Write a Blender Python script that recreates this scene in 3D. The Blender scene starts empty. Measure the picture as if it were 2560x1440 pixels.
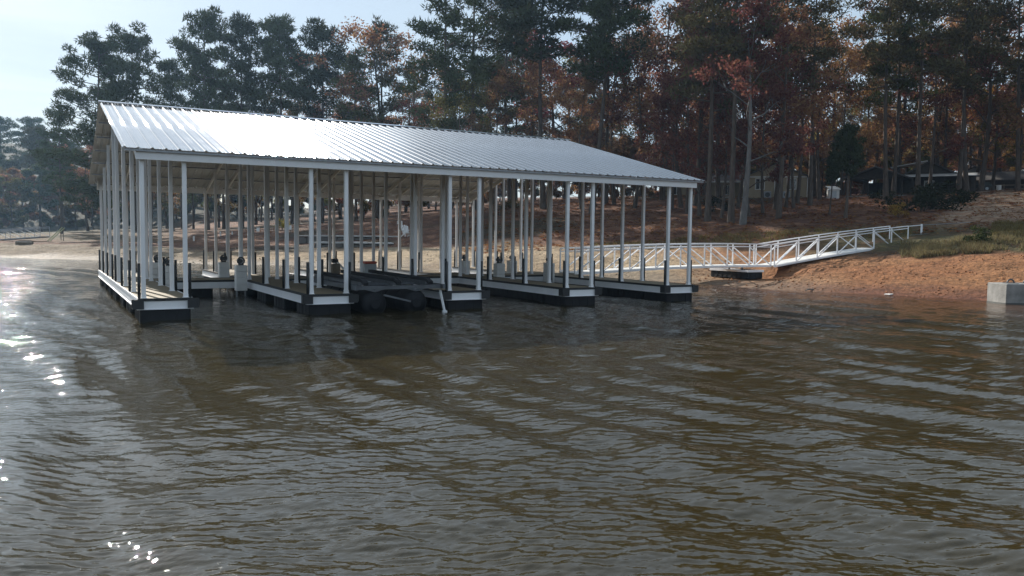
import bpy, math, random
import numpy as np
from mathutils import Vector, Matrix

sc = bpy.context.scene
COL = sc.collection
R = math.radians

# ------------------------------------------------------------------ camera
CAM_H, CAM_YAW, CAM_PITCH, CAM_ROLL, CAM_F = 2.16, 0.518, 0.063, 0.0115, 2045.0
f_ = np.array([math.sin(CAM_YAW)*math.cos(CAM_PITCH), math.cos(CAM_YAW)*math.cos(CAM_PITCH), -math.sin(CAM_PITCH)])
r0 = np.array([math.cos(CAM_YAW), -math.sin(CAM_YAW), 0.0]); u0 = np.cross(r0, f_)
r_ = math.cos(CAM_ROLL)*r0 + math.sin(CAM_ROLL)*u0
u_ = math.cos(CAM_ROLL)*u0 - math.sin(CAM_ROLL)*r0
cam = bpy.data.cameras.new('camera'); cam_o = bpy.data.objects.new('camera', cam); COL.objects.link(cam_o)
cam.sensor_width = 36.0; cam.lens = CAM_F/2560*36.0; cam.clip_start = 0.1; cam.clip_end = 3000
M = Matrix.Identity(4)
for i in range(3):
    M[i][0] = r_[i]; M[i][1] = u_[i]; M[i][2] = -f_[i]
M[2][3] = CAM_H
cam_o.matrix_world = M
sc.camera = cam_o

# ------------------------------------------------------------------ light
SUN_AZ, SUN_EL = R(-6.8), R(28.0)           # azimuth measured clockwise from +Y
sdir = Vector((math.sin(SUN_AZ)*math.cos(SUN_EL), math.cos(SUN_AZ)*math.cos(SUN_EL), math.sin(SUN_EL)))
sun = bpy.data.lights.new('sun', 'SUN'); sun.energy = 4.2; sun.angle = R(0.5); sun.color = (1.0, 0.93, 0.83)
sun_o = bpy.data.objects.new('sun', sun); COL.objects.link(sun_o)
sun_o.rotation_euler = sdir.to_track_quat('Z', 'Y').to_euler()

world = bpy.data.worlds.new('World'); sc.world = world; world.use_nodes = True
wt = world.node_tree; wt.nodes.clear()
def wn(t): return wt.nodes.new(t)
out = wn('ShaderNodeOutputWorld'); bg = wn('ShaderNodeBackground'); sky = wn('ShaderNodeTexSky')
sky.sky_type = 'NISHITA'; sky.sun_disc = False; sky.sun_elevation = SUN_EL; sky.sun_rotation = SUN_AZ
sky.air_density = 1.0; sky.dust_density = 0.45; sky.ozone_density = 1.3
bg.inputs['Strength'].default_value = 0.062
tc = wn('ShaderNodeTexCoord'); sep = wn('ShaderNodeSeparateXYZ'); wt.links.new(tc.outputs['Generated'], sep.inputs[0])
addz = wn('ShaderNodeMath'); addz.operation = 'ADD'; addz.inputs[1].default_value = 0.22
absz = wn('ShaderNodeMath'); absz.operation = 'ABSOLUTE'
wt.links.new(sep.outputs[2], absz.inputs[0]); wt.links.new(absz.outputs[0], addz.inputs[0])
dx = wn('ShaderNodeMath'); dx.operation = 'DIVIDE'; dy = wn('ShaderNodeMath'); dy.operation = 'DIVIDE'
wt.links.new(sep.outputs[0], dx.inputs[0]); wt.links.new(addz.outputs[0], dx.inputs[1])
wt.links.new(sep.outputs[1], dy.inputs[0]); wt.links.new(addz.outputs[0], dy.inputs[1])
comb = wn('ShaderNodeCombineXYZ'); wt.links.new(dx.outputs[0], comb.inputs[0]); wt.links.new(dy.outputs[0], comb.inputs[1])
mp = wn('ShaderNodeMapping'); mp.inputs['Scale'].default_value = (0.8, 1.5, 1); mp.inputs['Location'].default_value = (0.55, 1.15, 0)
mp.inputs['Rotation'].default_value = (0, 0, 0.35)
wt.links.new(comb.outputs[0], mp.inputs[0])
cn = wn('ShaderNodeTexNoise'); cn.inputs['Scale'].default_value = 1.1; cn.inputs['Detail'].default_value = 6; cn.inputs['Roughness'].default_value = 0.52; cn.inputs['Distortion'].default_value = 0.5
wt.links.new(mp.outputs[0], cn.inputs['Vector'])
cr = wn('ShaderNodeMapRange'); cr.inputs['From Min'].default_value = 0.42; cr.inputs['From Max'].default_value = 0.74
cr.inputs['To Min'].default_value = 0.55; cr.inputs['To Max'].default_value = 0.96
wt.links.new(cn.outputs[0], cr.inputs['Value'])
mx = wn('ShaderNodeMix'); mx.data_type = 'RGBA'; mx.inputs['B'].default_value = (5.6, 6.7, 7.7, 1)
wt.links.new(cr.outputs[0], mx.inputs['Factor']); wt.links.new(sky.outputs[0], mx.inputs['A'])
wt.links.new(mx.outputs['Result'], bg.inputs['Color']); wt.links.new(bg.outputs[0], out.inputs['Surface'])

sc.view_settings.view_transform = 'Standard'; sc.view_settings.look = 'None'
sc.view_settings.gamma = 1.0; sc.view_settings.exposure = 0.9; sc.view_settings.use_curve_mapping = False
sc.render.engine = 'CYCLES'
cy = sc.cycles
cy.max_bounces = 6; cy.diffuse_bounces = 3; cy.glossy_bounces = 4; cy.transmission_bounces = 3; cy.volume_bounces = 0
cy.transparent_max_bounces = 4; cy.use_denoising = True; cy.sample_clamp_indirect = 6.0
cy.caustics_reflective = False; cy.caustics_refractive = False

# ------------------------------------------------------------------ helpers
def tag(o, label=None, cat=None, group=None, kind=None):
    if label: o['label'] = label
    if cat: o['category'] = cat
    if group: o['group'] = group
    if kind: o['kind'] = kind
    return o
def empty(name, loc=(0, 0, 0), label=None, cat=None, group=None, rz=0.0, scale=1.0):
    o = bpy.data.objects.new(name, None); COL.objects.link(o)
    o.empty_display_size = 0.2; o.location = loc; o.rotation_euler = (0, 0, rz); o.scale = (scale,)*3
    return tag(o, label, cat, group)
def link(name, me, parent=None, loc=(0, 0, 0), rot=(0, 0, 0), scale=(1, 1, 1)):
    o = bpy.data.objects.new(name, me); COL.objects.link(o)
    o.location = loc; o.rotation_euler = rot; o.scale = scale
    if parent: o.parent = parent
    return o
def copy_tree(o, parent=None):
    c = o.copy(); COL.objects.link(c)
    if parent is not None: c.parent = parent
    for ch in list(o.children): copy_tree(ch, c)
    return c
def np_mesh(name, V, F, mat=None, smooth=False):
    """V (n,3); F (m,k) constant k"""
    V = np.asarray(V, np.float32); F = np.asarray(F, np.int32)
    me = bpy.data.meshes.new(name); k = F.shape[1]
    me.vertices.add(len(V)); me.vertices.foreach_set('co', V.ravel())
    me.loops.add(F.size); me.loops.foreach_set('vertex_index', F.ravel())
    me.polygons.add(len(F)); me.polygons.foreach_set('loop_start', np.arange(0, F.size, k, dtype=np.int32))
    me.polygons.foreach_set('loop_total', np.full(len(F), k, np.int32))
    if smooth: me.polygons.foreach_set('use_smooth', np.ones(len(F), bool))
    me.update(calc_edges=True)
    if mat: me.materials.append(mat)
    return me
class MB:
    def __init__(s): s.v = []; s.f = []; s.sm = []
    def add(s, vs, fs, smooth=False):
        b = len(s.v); s.v += [tuple(v) for v in vs]; s.f += [tuple(i+b for i in f) for f in fs]; s.sm += [smooth]*len(fs)
    def box(s, x0, x1, y0, y1, z0, z1):
        s.add([(x0,y0,z0),(x1,y0,z0),(x1,y1,z0),(x0,y1,z0),(x0,y0,z1),(x1,y0,z1),(x1,y1,z1),(x0,y1,z1)],
              [(0,3,2,1),(4,5,6,7),(0,1,5,4),(1,2,6,5),(2,3,7,6),(3,0,4,7)])
    def bbox(s, x0, x1, y0, y1, z0, z1, b=0.012):
        """box with chamfered vertical and top edges"""
        def ring(i, z): return [(x0+i,y0,z),(x1-i,y0,z),(x1,y0+i,z),(x1,y1-i,z),(x1-i,y1,z),(x0+i,y1,z),(x0,y1-i,z),(x0,y0+i,z)]
        def ring2(d, i, z): return [(x0+d+i,y0+d,z),(x1-d-i,y0+d,z),(x1-d,y0+d+i,z),(x1-d,y1-d-i,z),(x1-d-i,y1-d,z),(x0+d+i,y1-d,z),(x0+d,y1-d-i,z),(x0+d,y0+d+i,z)]
        vs = ring2(b,b,z0)+ring(b,z0+b)+ring(b,z1-b)+ring2(b,b,z1)
        fs = [tuple(range(7,-1,-1)), tuple(range(24,32))]
        for k in range(3):
            for i in range(8): fs.append((k*8+i, k*8+(i+1)%8, k*8+8+(i+1)%8, k*8+8+i))
        s.add(vs, fs)
    def bar(s, p, q, w, h, up=(0,0,1)):
        p = Vector(p); q = Vector(q); d = (q-p).normalized(); up = Vector(up)
        if abs(d.dot(up)) > 0.98: up = Vector((1,0,0))
        a = d.cross(up).normalized()*(w/2); b = a.cross(d).normalized()*(h/2)
        vs = [p-a-b,p+a-b,p+a+b,p-a+b,q-a-b,q+a-b,q+a+b,q-a+b]
        s.add(vs, [(0,1,2,3),(7,6,5,4),(0,4,5,1),(1,5,6,2),(2,6,7,3),(3,7,4,0)])
    def cyl(s, p, q, r0, r1=None, n=12, caps=True):
        r1 = r0 if r1 is None else r1
        p = Vector(p); q = Vector(q); d = (q-p).normalized(); up = Vector((0,0,1)) if abs(d.z) < .95 else Vector((1,0,0))
        a = d.cross(up).normalized(); b = d.cross(a).normalized()
        vs = []
        for c, r in ((p,r0),(q,r1)):
            for i in range(n):
                t = 2*math.pi*i/n; vs.append(c+a*math.cos(t)*r+b*math.sin(t)*r)
        base = len(s.v); s.v += [tuple(v) for v in vs]
        for i in range(n): s.f.append((base+i, base+n+i, base+n+(i+1)%n, base+(i+1)%n)); s.sm.append(True)
        if caps:
            s.f.append(tuple(base+i for i in range(n))); s.sm.append(False)
            s.f.append(tuple(base+n+i for i in range(n-1,-1,-1))); s.sm.append(False)
    def tube(s, pts, radii, n=6):
        base = len(s.v); L = len(pts); pts = [Vector(p) for p in pts]
        for k in range(L):
            d = (pts[min(k+1,L-1)]-pts[max(k-1,0)]).normalized(); up = Vector((0.3,1,0.1)) if abs(d.y) < .9 else Vector((1,0,0))
            a = d.cross(up).normalized(); b = d.cross(a).normalized()
            for i in range(n):
                t = 2*math.pi*i/n; s.v.append(tuple(pts[k]+(a*math.cos(t)+b*math.sin(t))*radii[k]))
        for k in range(L-1):
            for i in range(n):
                s.f.append((base+k*n+i, base+k*n+(i+1)%n, base+(k+1)*n+(i+1)%n, base+(k+1)*n+i)); s.sm.append(True)
    def torus(s, c, axis, Rr, r, n=18, m=6, a0=0.0, a1=2*math.pi):
        ax = Vector(axis).normalized(); up = Vector((0,0,1)) if abs(ax.z) < .9 else Vector((1,0,0))
        a = ax.cross(up).normalized(); b = ax.cross(a).normalized(); c = Vector(c)
        base = len(s.v); full = abs(a1-a0-2*math.pi) < 1e-6; N = n if full else n+1
        for i in range(N):
            t = a0+(a1-a0)*i/n; d = a*math.cos(t)+b*math.sin(t)
            for j in range(m):
                w = 2*math.pi*j/m; s.v.append(tuple(c+d*(Rr+r*math.cos(w))+ax*r*math.sin(w)))
        for i in range(n):
            for j in range(m):
                i2 = (i+1) % N
                s.f.append((base+i*m+j, base+i2*m+j, base+i2*m+(j+1)%m, base+i*m+(j+1)%m)); s.sm.append(True)
    def prism(s, poly, axis_vec):
        n = len(poly); a = Vector(axis_vec); vs = [Vector(p) for p in poly]+[Vector(p)+a for p in poly]
        s.add(vs, [tuple(range(n-1,-1,-1)), tuple(range(n,2*n))]+[(i,(i+1)%n,n+(i+1)%n,n+i) for i in range(n)])
    def mesh(s, name, mat=None):
        me = bpy.data.meshes.new(name); me.from_pydata(s.v, [], s.f)
        me.polygons.foreach_set('use_smooth', s.sm); me.update()
        if mat: me.materials.append(mat)
        return me
    def build(s, name, mat, parent=None, loc=(0,0,0), **k):
        return link(name, s.mesh(name, mat), parent, loc, **k)

# numpy value noise / fbm
_rs = np.random.RandomState(7); _P = _rs.rand(256, 256)
def vnoise(x, y):
    xi = np.floor(x).astype(int); yi = np.floor(y).astype(int); fx = x-xi; fy = y-yi
    fx = fx*fx*(3-2*fx); fy = fy*fy*(3-2*fy)
    g = lambda a, b: _P[a % 256, b % 256]
    return (g(xi,yi)*(1-fx)+g(xi+1,yi)*fx)*(1-fy)+(g(xi,yi+1)*(1-fx)+g(xi+1,yi+1)*fx)*fy
def fbm(x, y, o=4):
    s = 0; a = .5; t = 0
    for k in range(o):
        s = s+a*vnoise(x*2**k+17.3*k, y*2**k+5.1*k); t += a; a *= .5
    return s/t

# ------------------------------------------------------------------ materials
def mat(name): 
    m = bpy.data.materials.new(name); m.use_nodes = True; nt = m.node_tree; nt.nodes.clear()
    o = nt.nodes.new('ShaderNodeOutputMaterial'); return m, nt, o
def pbr(name, col, rough=.6, metal=0.0, var=.12, scale=6.0, bump=0.0, bscale=40.0, spec=.5, stretch=(1,1,1), rvar=0.0):
    m, nt, o = mat(name); N = nt.nodes.new; L = nt.links.new
    p = N('ShaderNodeBsdfPrincipled'); L(p.outputs[0], o.inputs['Surface'])
    p.inputs['Roughness'].default_value = rough; p.inputs['Metallic'].default_value = metal
    p.inputs['Specular IOR Level'].default_value = spec
    tcn = N('ShaderNodeTexCoord'); mpn = N('ShaderNodeMapping'); mpn.inputs['Scale'].default_value = stretch
    L(tcn.outputs['Object'], mpn.inputs[0])
    n = N('ShaderNodeTexNoise'); n.inputs['Scale'].default_value = scale; n.inputs['Detail'].default_value = 5; L(mpn.outputs[0], n.inputs['Vector'])
    mr = N('ShaderNodeMapRange'); mr.inputs['From Min'].default_value = .25; mr.inputs['From Max'].default_value = .75
    mr.inputs['To Min'].default_value = 1-var; mr.inputs['To Max'].default_value = 1+var; L(n.outputs[0], mr.inputs['Value'])
    mm = N('ShaderNodeMix'); mm.data_type = 'RGBA'; mm.blend_type = 'MULTIPLY'; mm.inputs['Factor'].default_value = 1
    mm.inputs['A'].default_value = (*col, 1); L(mr.outputs[0], mm.inputs['B']); L(mm.outputs['Result'], p.inputs['Base Color'])
    if rvar:
        r2 = N('ShaderNodeMapRange'); r2.inputs['From Min'].default_value = .25; r2.inputs['From Max'].default_value = .75
        r2.inputs['To Min'].default_value = rough-rvar; r2.inputs['To Max'].default_value = rough+rvar
        L(n.outputs[0], r2.inputs['Value']); L(r2.outputs[0], p.inputs['Roughness'])
    if bump:
        b = N('ShaderNodeTexNoise'); b.inputs['Scale'].default_value = bscale; b.inputs['Detail'].default_value = 4; L(mpn.outputs[0], b.inputs['Vector'])
        bp = N('ShaderNodeBump'); bp.inputs['Strength'].default_value = bump; bp.inputs['Distance'].default_value = .02
        L(b.outputs[0], bp.inputs['Height']); L(bp.outputs[0], p.inputs['Normal'])
    return m
M_ALU = pbr('brushed_aluminium', (.80,.81,.83), .45, .08, .10, 3, .05, 30, rvar=.08)
M_ALUW = pbr('white_aluminium', (.80,.81,.83), .42, .05, .06, 2, .04, 25, rvar=.08)
M_ROOF = pbr('galvalume_roof', (.44,.455,.475), .11, .95, .07, 1.6, .02, 8, rvar=.03)
M_ROOFU = pbr('roof_underside', (.50,.51,.52), .38, .55, .05, 2)
M_ROOFR = pbr('galvalume_rib', (.46,.475,.495), .15, .95, .05, 1.6)
M_BLK = pbr('black_rubber', (.018,.019,.021), .6, 0, .25, 8, .1, 60)
M_FLOAT = pbr('black_polyethylene', (.012,.013,.016), .62, 0, .3, 5, .06, 30, spec=.25)
M_DECK = pbr('tan_decking', (.22,.175,.11), .75, 0, .2, 3, .1, 80, stretch=(1,8,1))
M_MOTOR = pbr('dark_motor_paint', (.07,.075,.08), .45, .4, .25, 12)
M_GALV = pbr('galvanised_steel', (.30,.32,.35), .42, .7, .15, 7)
M_LIFT = pbr('dull_lift_steel', (.13,.14,.155), .5, .4, .2, 7)
M_BUNK = pbr('bunk_carpet', (.014,.015,.018), .95, 0, .3, 20, .2, 200)
M_CONC = pbr('concrete', (.24,.24,.23), .85, 0, .42, 2.6, .6, 16)
M_CONCW = pbr('wet_concrete', (.07,.075,.07), .5, 0, .25, 5, .2, 22)
M_STONE = pbr('pale_stone', (.40,.39,.37), .85, 0, .28, 2.2, .4, 9)
M_STONED = pbr('dark_stone', (.12,.11,.10), .9, 0, .35, 2.5, .5, 8)
M_BARK = pbr('pine_bark', (.085,.066,.053), .95, 0, .45, 2.5, .6, 9, stretch=(3,3,.7))
M_BARKP = pbr('pale_bark', (.13,.125,.12), .9, 0, .3, 2.5, .4, 9, stretch=(2,2,.8))
M_TAN = pbr('tan_siding', (.36,.30,.21), .8, 0, .08, 2)
M_WHITE = pbr('white_paint', (.72,.72,.70), .55, 0, .06, 4)
M_RFD = pbr('dark_roof', (.075,.07,.068), .8, 0, .3, 3, .2, 20)
M_RFL = pbr('light_metal_roof', (.55,.56,.56), .45, .3, .12, 2)
M_DWOOD = pbr('dark_wood', (.045,.036,.03), .85, 0, .35, 4, .2, 30)
M_WOOD = pbr('weathered_wood', (.19,.155,.115), .85, 0, .3, 4, .2, 30)
M_GLASS = pbr('window_glass', (.02,.022,.025), .08, 0, .1, 2, spec=.8)
M_RED = pbr('red_plastic', (.55,.10,.05), .45, 0, .08, 4)
M_COOL = pbr('grey_plastic', (.46,.50,.52), .5, 0, .06, 4)
M_GREEN = pbr('dark_green_paint', (.015,.022,.018), .4, 0, .2, 5)
M_POLE = pbr('yellow_green_rail', (.38,.40,.22), .6, 0, .15, 5)

def leafmat(name, transl=.35, var=.35):
    m, nt, o = mat(name); N = nt.nodes.new; L = nt.links.new
    oi = N('ShaderNodeObjectInfo'); geo = N('ShaderNodeNewGeometry'); tcn = N('ShaderNodeTexCoord')
    n = N('ShaderNodeTexNoise'); n.inputs['Scale'].default_value = .45; n.inputs['Detail'].default_value = 3; L(tcn.outputs['Object'], n.inputs['Vector'])
    wnz = N('ShaderNodeTexWhiteNoise'); wnz.noise_dimensions = '1D'; L(geo.outputs['Random Per Island'], wnz.inputs['W'])
    ad = N('ShaderNodeMath'); ad.operation = 'ADD'; L(n.outputs[0], ad.inputs[0]); L(wnz.outputs[0], ad.inputs[1])
    mr = N('ShaderNodeMapRange'); mr.inputs['From Min'].default_value = .3; mr.inputs['From Max'].default_value = 1.5
    mr.inputs['To Min'].default_value = 1-var; mr.inputs['To Max'].default_value = 1+var*1.3; L(ad.outputs[0], mr.inputs['Value'])
    hs = N('ShaderNodeHueSaturation'); L(oi.outputs['Color'], hs.inputs['Color']); L(mr.outputs[0], hs.inputs['Value'])
    hr = N('ShaderNodeMapRange'); hr.inputs['To Min'].default_value = .475; hr.inputs['To Max'].default_value = .525
    L(wnz.outputs[0], hr.inputs['Value']); L(hr.outputs[0], hs.inputs['Hue'])
    d = N('ShaderNodeBsdfDiffuse'); t = N('ShaderNodeBsdfTranslucent'); L(hs.outputs[0], d.inputs[0]); L(hs.outputs[0], t.inputs[0])
    ms = N('ShaderNodeMixShader'); ms.inputs[0].default_value = transl; L(d.outputs[0], ms.inputs[1]); L(t.outputs[0], ms.inputs[2])
    L(ms.outputs[0], o.inputs['Surface']); return m
M_NEEDLE = leafmat('pine_needles', .12); M_LEAF = leafmat('autumn_leaves', .48); M_BUSH = leafmat('shrub_leaves', .3)

# ------------------------------------------------------------------ terrain profile (polar about the lake-side viewpoint: shore distance and rise by bearing)
PROF = [
 (-180,[(130,-1.5),(160,0),(175,1),(190,2),(200,3),(220,3.5),(240,4),(270,6),(420,20)]),
 (-60,[(120,-1.5),(140,0),(155,1),(170,2),(185,3),(200,3.5),(220,4),(260,6),(420,18)]),
 (-15,[(82,-1.5),(95,0),(105,.5),(115,.9),(130,1.3),(150,1.4),(180,1.6),(220,2.2),(420,42)]),
 (-2,[(66,-1.5),(76.3,0),(84,.45),(93,.9),(110,1.25),(130,1.5),(170,1.6),(220,2),(420,40)]),
 (4,[(58,-1.5),(67,0),(74,.5),(82,.85),(95,1.25),(112,1.9),(150,2.5),(220,3),(420,40)]),
 (11,[(48,-1.5),(59,0),(65,.5),(72,.85),(80,1.16),(90,1.9),(100,2.5),(130,3.0),(420,14)]),
 (16,[(47,-1.5),(57.5,0),(62,.55),(68,.95),(75,1.3),(83,2.3),(92,2.9),(130,4),(420,15)]),
 (22,[(40,-1.5),(49.5,0),(57,.75),(64.5,1.05),(72,1.5),(80,2.6),(90,3.55),(130,6),(420,20)]),
 (30,[(34,-1.5),(43.4,0),(50,.7),(56,1.15),(62,1.55),(70,2.56),(95,6.3),(130,7.5),(420,22)]),
 (41,[(32,-1.5),(40.4,0),(46,.6),(52,1.1),(58,1.7),(66,3.2),(95,6.94),(130,8),(420,24)]),
 (48,[(29,-1.5),(37.0,0),(42,.45),(47,.95),(53,1.7),(65,3.4),(95,6.7),(130,8),(420,24)]),
 (54,[(28,-1.5),(35.3,0),(41,.6),(46,1.07),(50,1.5),(65,3.7),(95,7.05),(130,8.2),(420,24)]),
 (60,[(27,-1.5),(34.7,0),(40,.75),(45,1.35),(50,2.1),(65,4),(98,7.4),(130,8.6),(420,24)]),
 (80,[(26,-1.5),(34,0),(40,.8),(45,1.4),(50,2.1),(65,4),(98,7.4),(130,8.6),(420,24)]),
 (125,[(40,-1.5),(55,0),(60,.8),(66,1.4),(72,2.1),(85,4),(110,7.4),(140,8.6),(420,24)]),
 (180,[(130,-1.5),(160,0),(175,1),(190,2),(200,3),(220,3.5),(240,4),(270,6),(420,20)])]
PA = np.array([p[0] for p in PROF], float); PD = np.array([[k[0] for k in p[1]] for p in PROF], float); PZ = np.array([[k[1] for k in p[1]] for p in PROF], float)
def prof(az):
    return np.array([np.interp(az, PA, PD[:,k]) for k in range(9)]), np.array([np.interp(az, PA, PZ[:,k]) for k in range(9)])
def ground_azd(az, d, detail=True):
    """az degrees array, d array -> z and normalised profile coordinate t (1 = shoreline)"""
    az = np.atleast_1d(np.asarray(az, float)); d = np.atleast_1d(np.asarray(d, float))
    D = np.stack([np.interp(az, PA, PD[:,k]) for k in range(9)]); Z = np.stack([np.interp(az, PA, PZ[:,k]) for k in range(9)])
    z = np.where(d < D[0], -1.5-(D[0]-d)*.12, 0.0); t = np.where(d < D[0], d/D[0]-1, 0.0)
    for k in range(8):
        m = (d >= D[k]) & ((d < D[k+1]) | (k == 7))
        u = (d-D[k])/(D[k+1]-D[k]); z = np.where(m, Z[k]+(Z[k+1]-Z[k])*u, z); t = np.where(m, k+u, t)
    z = np.maximum(z, -4)
    x = d*np.sin(np.radians(az)); y = d*np.cos(np.radians(az))
    if detail:
        amp = np.clip((t-.9)/.6, 0, 1)
        z = z+amp*((fbm(x*.35, y*.35, 3)-.5)*.22+(fbm(x*.9+40, y*.9, 3)-.5)*.13)
        # furrows and washed-up ridges along the beach
        sh = np.clip(1-np.abs(t-2.6)/1.9, 0, 1)*np.clip(t-1, 0, 1)
        z = z+sh*(vnoise(d*1.5+2.5*fbm(x*.12, y*.12, 2), az*.35)-.5)*.20
        z = z+sh*(vnoise(d*3.2+3*fbm(x*.3, y*.3, 2), az*.9)-.5)*.09
        z = z+sh*(vnoise(x*2.6, y*2.6)-.5)*.07
        pit = 1-np.clip((np.hypot(x-30.3, y-30.0)-1.9)/1.6, 0, 1); z = z*(1-pit)+np.minimum(z, .16)*pit
    return z, t
def gz(x, y):
    z, _ = ground_azd(math.degrees(math.atan2(x, y)), math.hypot(x, y)); return float(z[0])
def pol(az, d): 
    return d*math.sin(R(az)), d*math.cos(R(az))
def px_az(px, py=575):
    dr = f_+(px-1280)/CAM_F*r_-(py-720)/CAM_F*u_
    return math.degrees(math.atan2(dr[0], dr[1]))
def px_z(px, py, d):
    dr = f_+(px-1280)/CAM_F*r_-(py-720)/CAM_F*u_
    return CAM_H+d*dr[2]/math.hypot(dr[0], dr[1])
def seat(px, d, dz=0.0):
    """point on the ground at distance d in the direction of photo column px"""
    az = px_az(px); x, y = pol(az, d); return Vector((x, y, gz(x, y)+dz))

azs = np.concatenate([np.arange(-180,-12,4.0), np.arange(-12,-4,.6), np.arange(-4,66,.22), np.arange(66,90,.8), np.arange(90,180.1,4)])
ds = np.concatenate([np.geomspace(12, 30, 12)[:-1], np.geomspace(30, 110, 210)[:-1], np.geomspace(110, 420, 60)])
AZ, DD = np.meshgrid(azs, ds, indexing='ij')
Zt, Tt = ground_azd(AZ.ravel(), DD.ravel())
Xt = (DD*np.sin(np.radians(AZ))).ravel(); Yt = (DD*np.cos(np.radians(AZ))).ravel()
nA, nD = len(azs), len(ds)
idx = np.arange(nA*nD).reshape(nA, nD)
Fq = np.stack([idx[:-1,:-1].ravel(), idx[:-1,1:].ravel(), idx[1:,1:].ravel(), idx[1:,:-1].ravel()], 1)
# ground colour: real soils (pale sand, orange clay, wet clay, leaf litter, grass, dirt track)
azf = AZ.ravel(); df = DD.ravel()
def sm(a, b, x): 
    t = np.clip((x-a)/(b-a), 0, 1); return t*t*(3-2*t)
n1 = fbm(Xt*.25, Yt*.25, 4); n2 = fbm(Xt*1.3, Yt*1.3, 3); n3 = fbm(Xt*.08+9, Yt*.08, 3)
lerp = lambda a, b, w: a*(1-w[:,None])+b*w[:,None]
C = np.tile(np.array([.40,.305,.20]), (len(azf),1))
C = lerp(C, np.array([.30,.22,.14]), sm(.45,.6,n1))
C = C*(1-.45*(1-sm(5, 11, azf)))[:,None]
red = sm(34, 50, azf+(n3-.5)*16)
C = lerp(C, np.array([.31,.142,.06]), red*.95)
C = lerp(C, np.array([.27,.115,.05]), red*sm(.5,.66,n1)*.7)
tn = Tt+(n1-.5)*.9+(n2-.5)*.35
wetw = 1-sm(1.12, 1.75, tn)
C = lerp(C, np.array([.15,.055,.028]), wetw*red*.95)
C = lerp(C, np.array([.19,.15,.11]), wetw*(1-red)*.8)
edge = np.interp(azf, [-15, 4, 11, 16, 22, 30, 41, 48, 54, 60, 90], [3.4, 2.9, 2.5, 2.6, 3.1, 3.7, 3.95, 3.5, 3.2, 3.3, 3.3])
lit = sm(-.12, .3, Tt-edge+(n1-.5)*.7+(n2-.5)*.3)
litc = lerp(np.tile(np.array([.12,.055,.034]), (len(azf),1)), np.array([.21,.105,.06]), sm(.46,.62,n2))
litc = lerp(litc, np.array([.062,.042,.022]), sm(.54,.64,n3))
C = C*(1-lit[:,None])+litc*lit[:,None]
grs = sm(44, 54, azf)*sm(3.35, 3.6, Tt+(n1-.5)*.5)*(1-sm(4.5, 5.1, Tt+(n1-.5)*.6))*(.35+.65*sm(.38,.55,n1))
grs = np.maximum(grs, (1-sm(4, 10, azf))*sm(3.4, 3.9, Tt+(n1-.5)*.8)*.6)
grs = np.maximum(grs, sm(.5,.62,n3)*sm(28,34,azf)*(1-sm(44,48,azf))*sm(3.7,4.0,Tt)*(1-sm(4.2,4.5,Tt))*.6)
C = lerp(C, np.array([.085,.085,.035]), grs*.85)
C = lerp(C, np.array([.035,.036,.022]), sm(165, 200, df)*(1-sm(14, 20, azf)))
roadc = np.interp(df, [45,60,80,100,140], [61.5,61.0,60.6,61.3,62.0]); roadw = np.interp(df, [45,60,80,100,140], [4.0,4.2,3.2,2.4,2.2])
rd = (1-sm(.7, 1.1, np.abs(azf-roadc)/roadw+(n1-.5)*.4))*sm(4.4, 4.9, Tt)
rdc = lerp(np.tile(np.array([.31,.19,.12]), (len(azf),1)), np.array([.38,.28,.20]), sm(.45,.6,n2))
C = C*(1-rd[:,None])+rdc*rd[:,None]
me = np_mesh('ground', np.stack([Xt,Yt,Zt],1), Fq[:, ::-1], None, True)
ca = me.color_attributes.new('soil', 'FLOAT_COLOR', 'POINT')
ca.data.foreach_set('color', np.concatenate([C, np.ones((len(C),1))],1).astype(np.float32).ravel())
wa = me.attributes.new('litter', 'FLOAT', 'POINT'); wa.data.foreach_set('value', np.clip(lit,0,1).astype(np.float32))
we = me.attributes.new('wet', 'FLOAT', 'POINT'); we.data.foreach_set('value', np.clip(wetw,0,1).astype(np.float32))
m, nt, o = mat('soil'); N = nt.nodes.new; L = nt.links.new
p = N('ShaderNodeBsdfPrincipled'); L(p.outputs[0], o.inputs['Surface']); p.inputs['Specular IOR Level'].default_value = .25
at = N('ShaderNodeAttribute'); at.attribute_name = 'soil'; al = N('ShaderNodeAttribute'); al.attribute_name = 'litter'; aw = N('ShaderNodeAttribute'); aw.attribute_name = 'wet'
tcn = N('ShaderNodeTexCoord'); n = N('ShaderNodeTexNoise'); n.inputs['Scale'].default_value = 2.2; n.inputs['Detail'].default_value = 8; n.inputs['Roughness'].default_value = .68
L(tcn.outputs['Object'], n.inputs['Vector'])
mr = N('ShaderNodeMapRange'); mr.inputs['From Min'].default_value = .3; mr.inputs['From Max'].default_value = .72; mr.inputs['To Min'].default_value = .42; mr.inputs['To Max'].default_value = 1.5
L(n.outputs[0], mr.inputs['Value'])
mm = N('ShaderNodeMix'); mm.data_type = 'RGBA'; mm.blend_type = 'MULTIPLY'; mm.inputs['Factor'].default_value = 1; L(at.outputs['Color'], mm.inputs['A']); L(mr.outputs[0], mm.inputs['B'])
L(mm.outputs['Result'], p.inputs['Base Color'])
rr = N('ShaderNodeMapRange'); rr.inputs['To Min'].default_value = .92; rr.inputs['To Max'].default_value = .72; L(aw.outputs['Fac'], rr.inputs['Value']); L(rr.outputs[0], p.inputs['Roughness'])
b = N('ShaderNodeTexNoise'); b.inputs['Scale'].default_value = 5.5; b.inputs['Detail'].default_value = 7; b.inputs['Roughness'].default_value = .62; L(tcn.outputs['Object'], b.inputs['Vector'])
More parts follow.
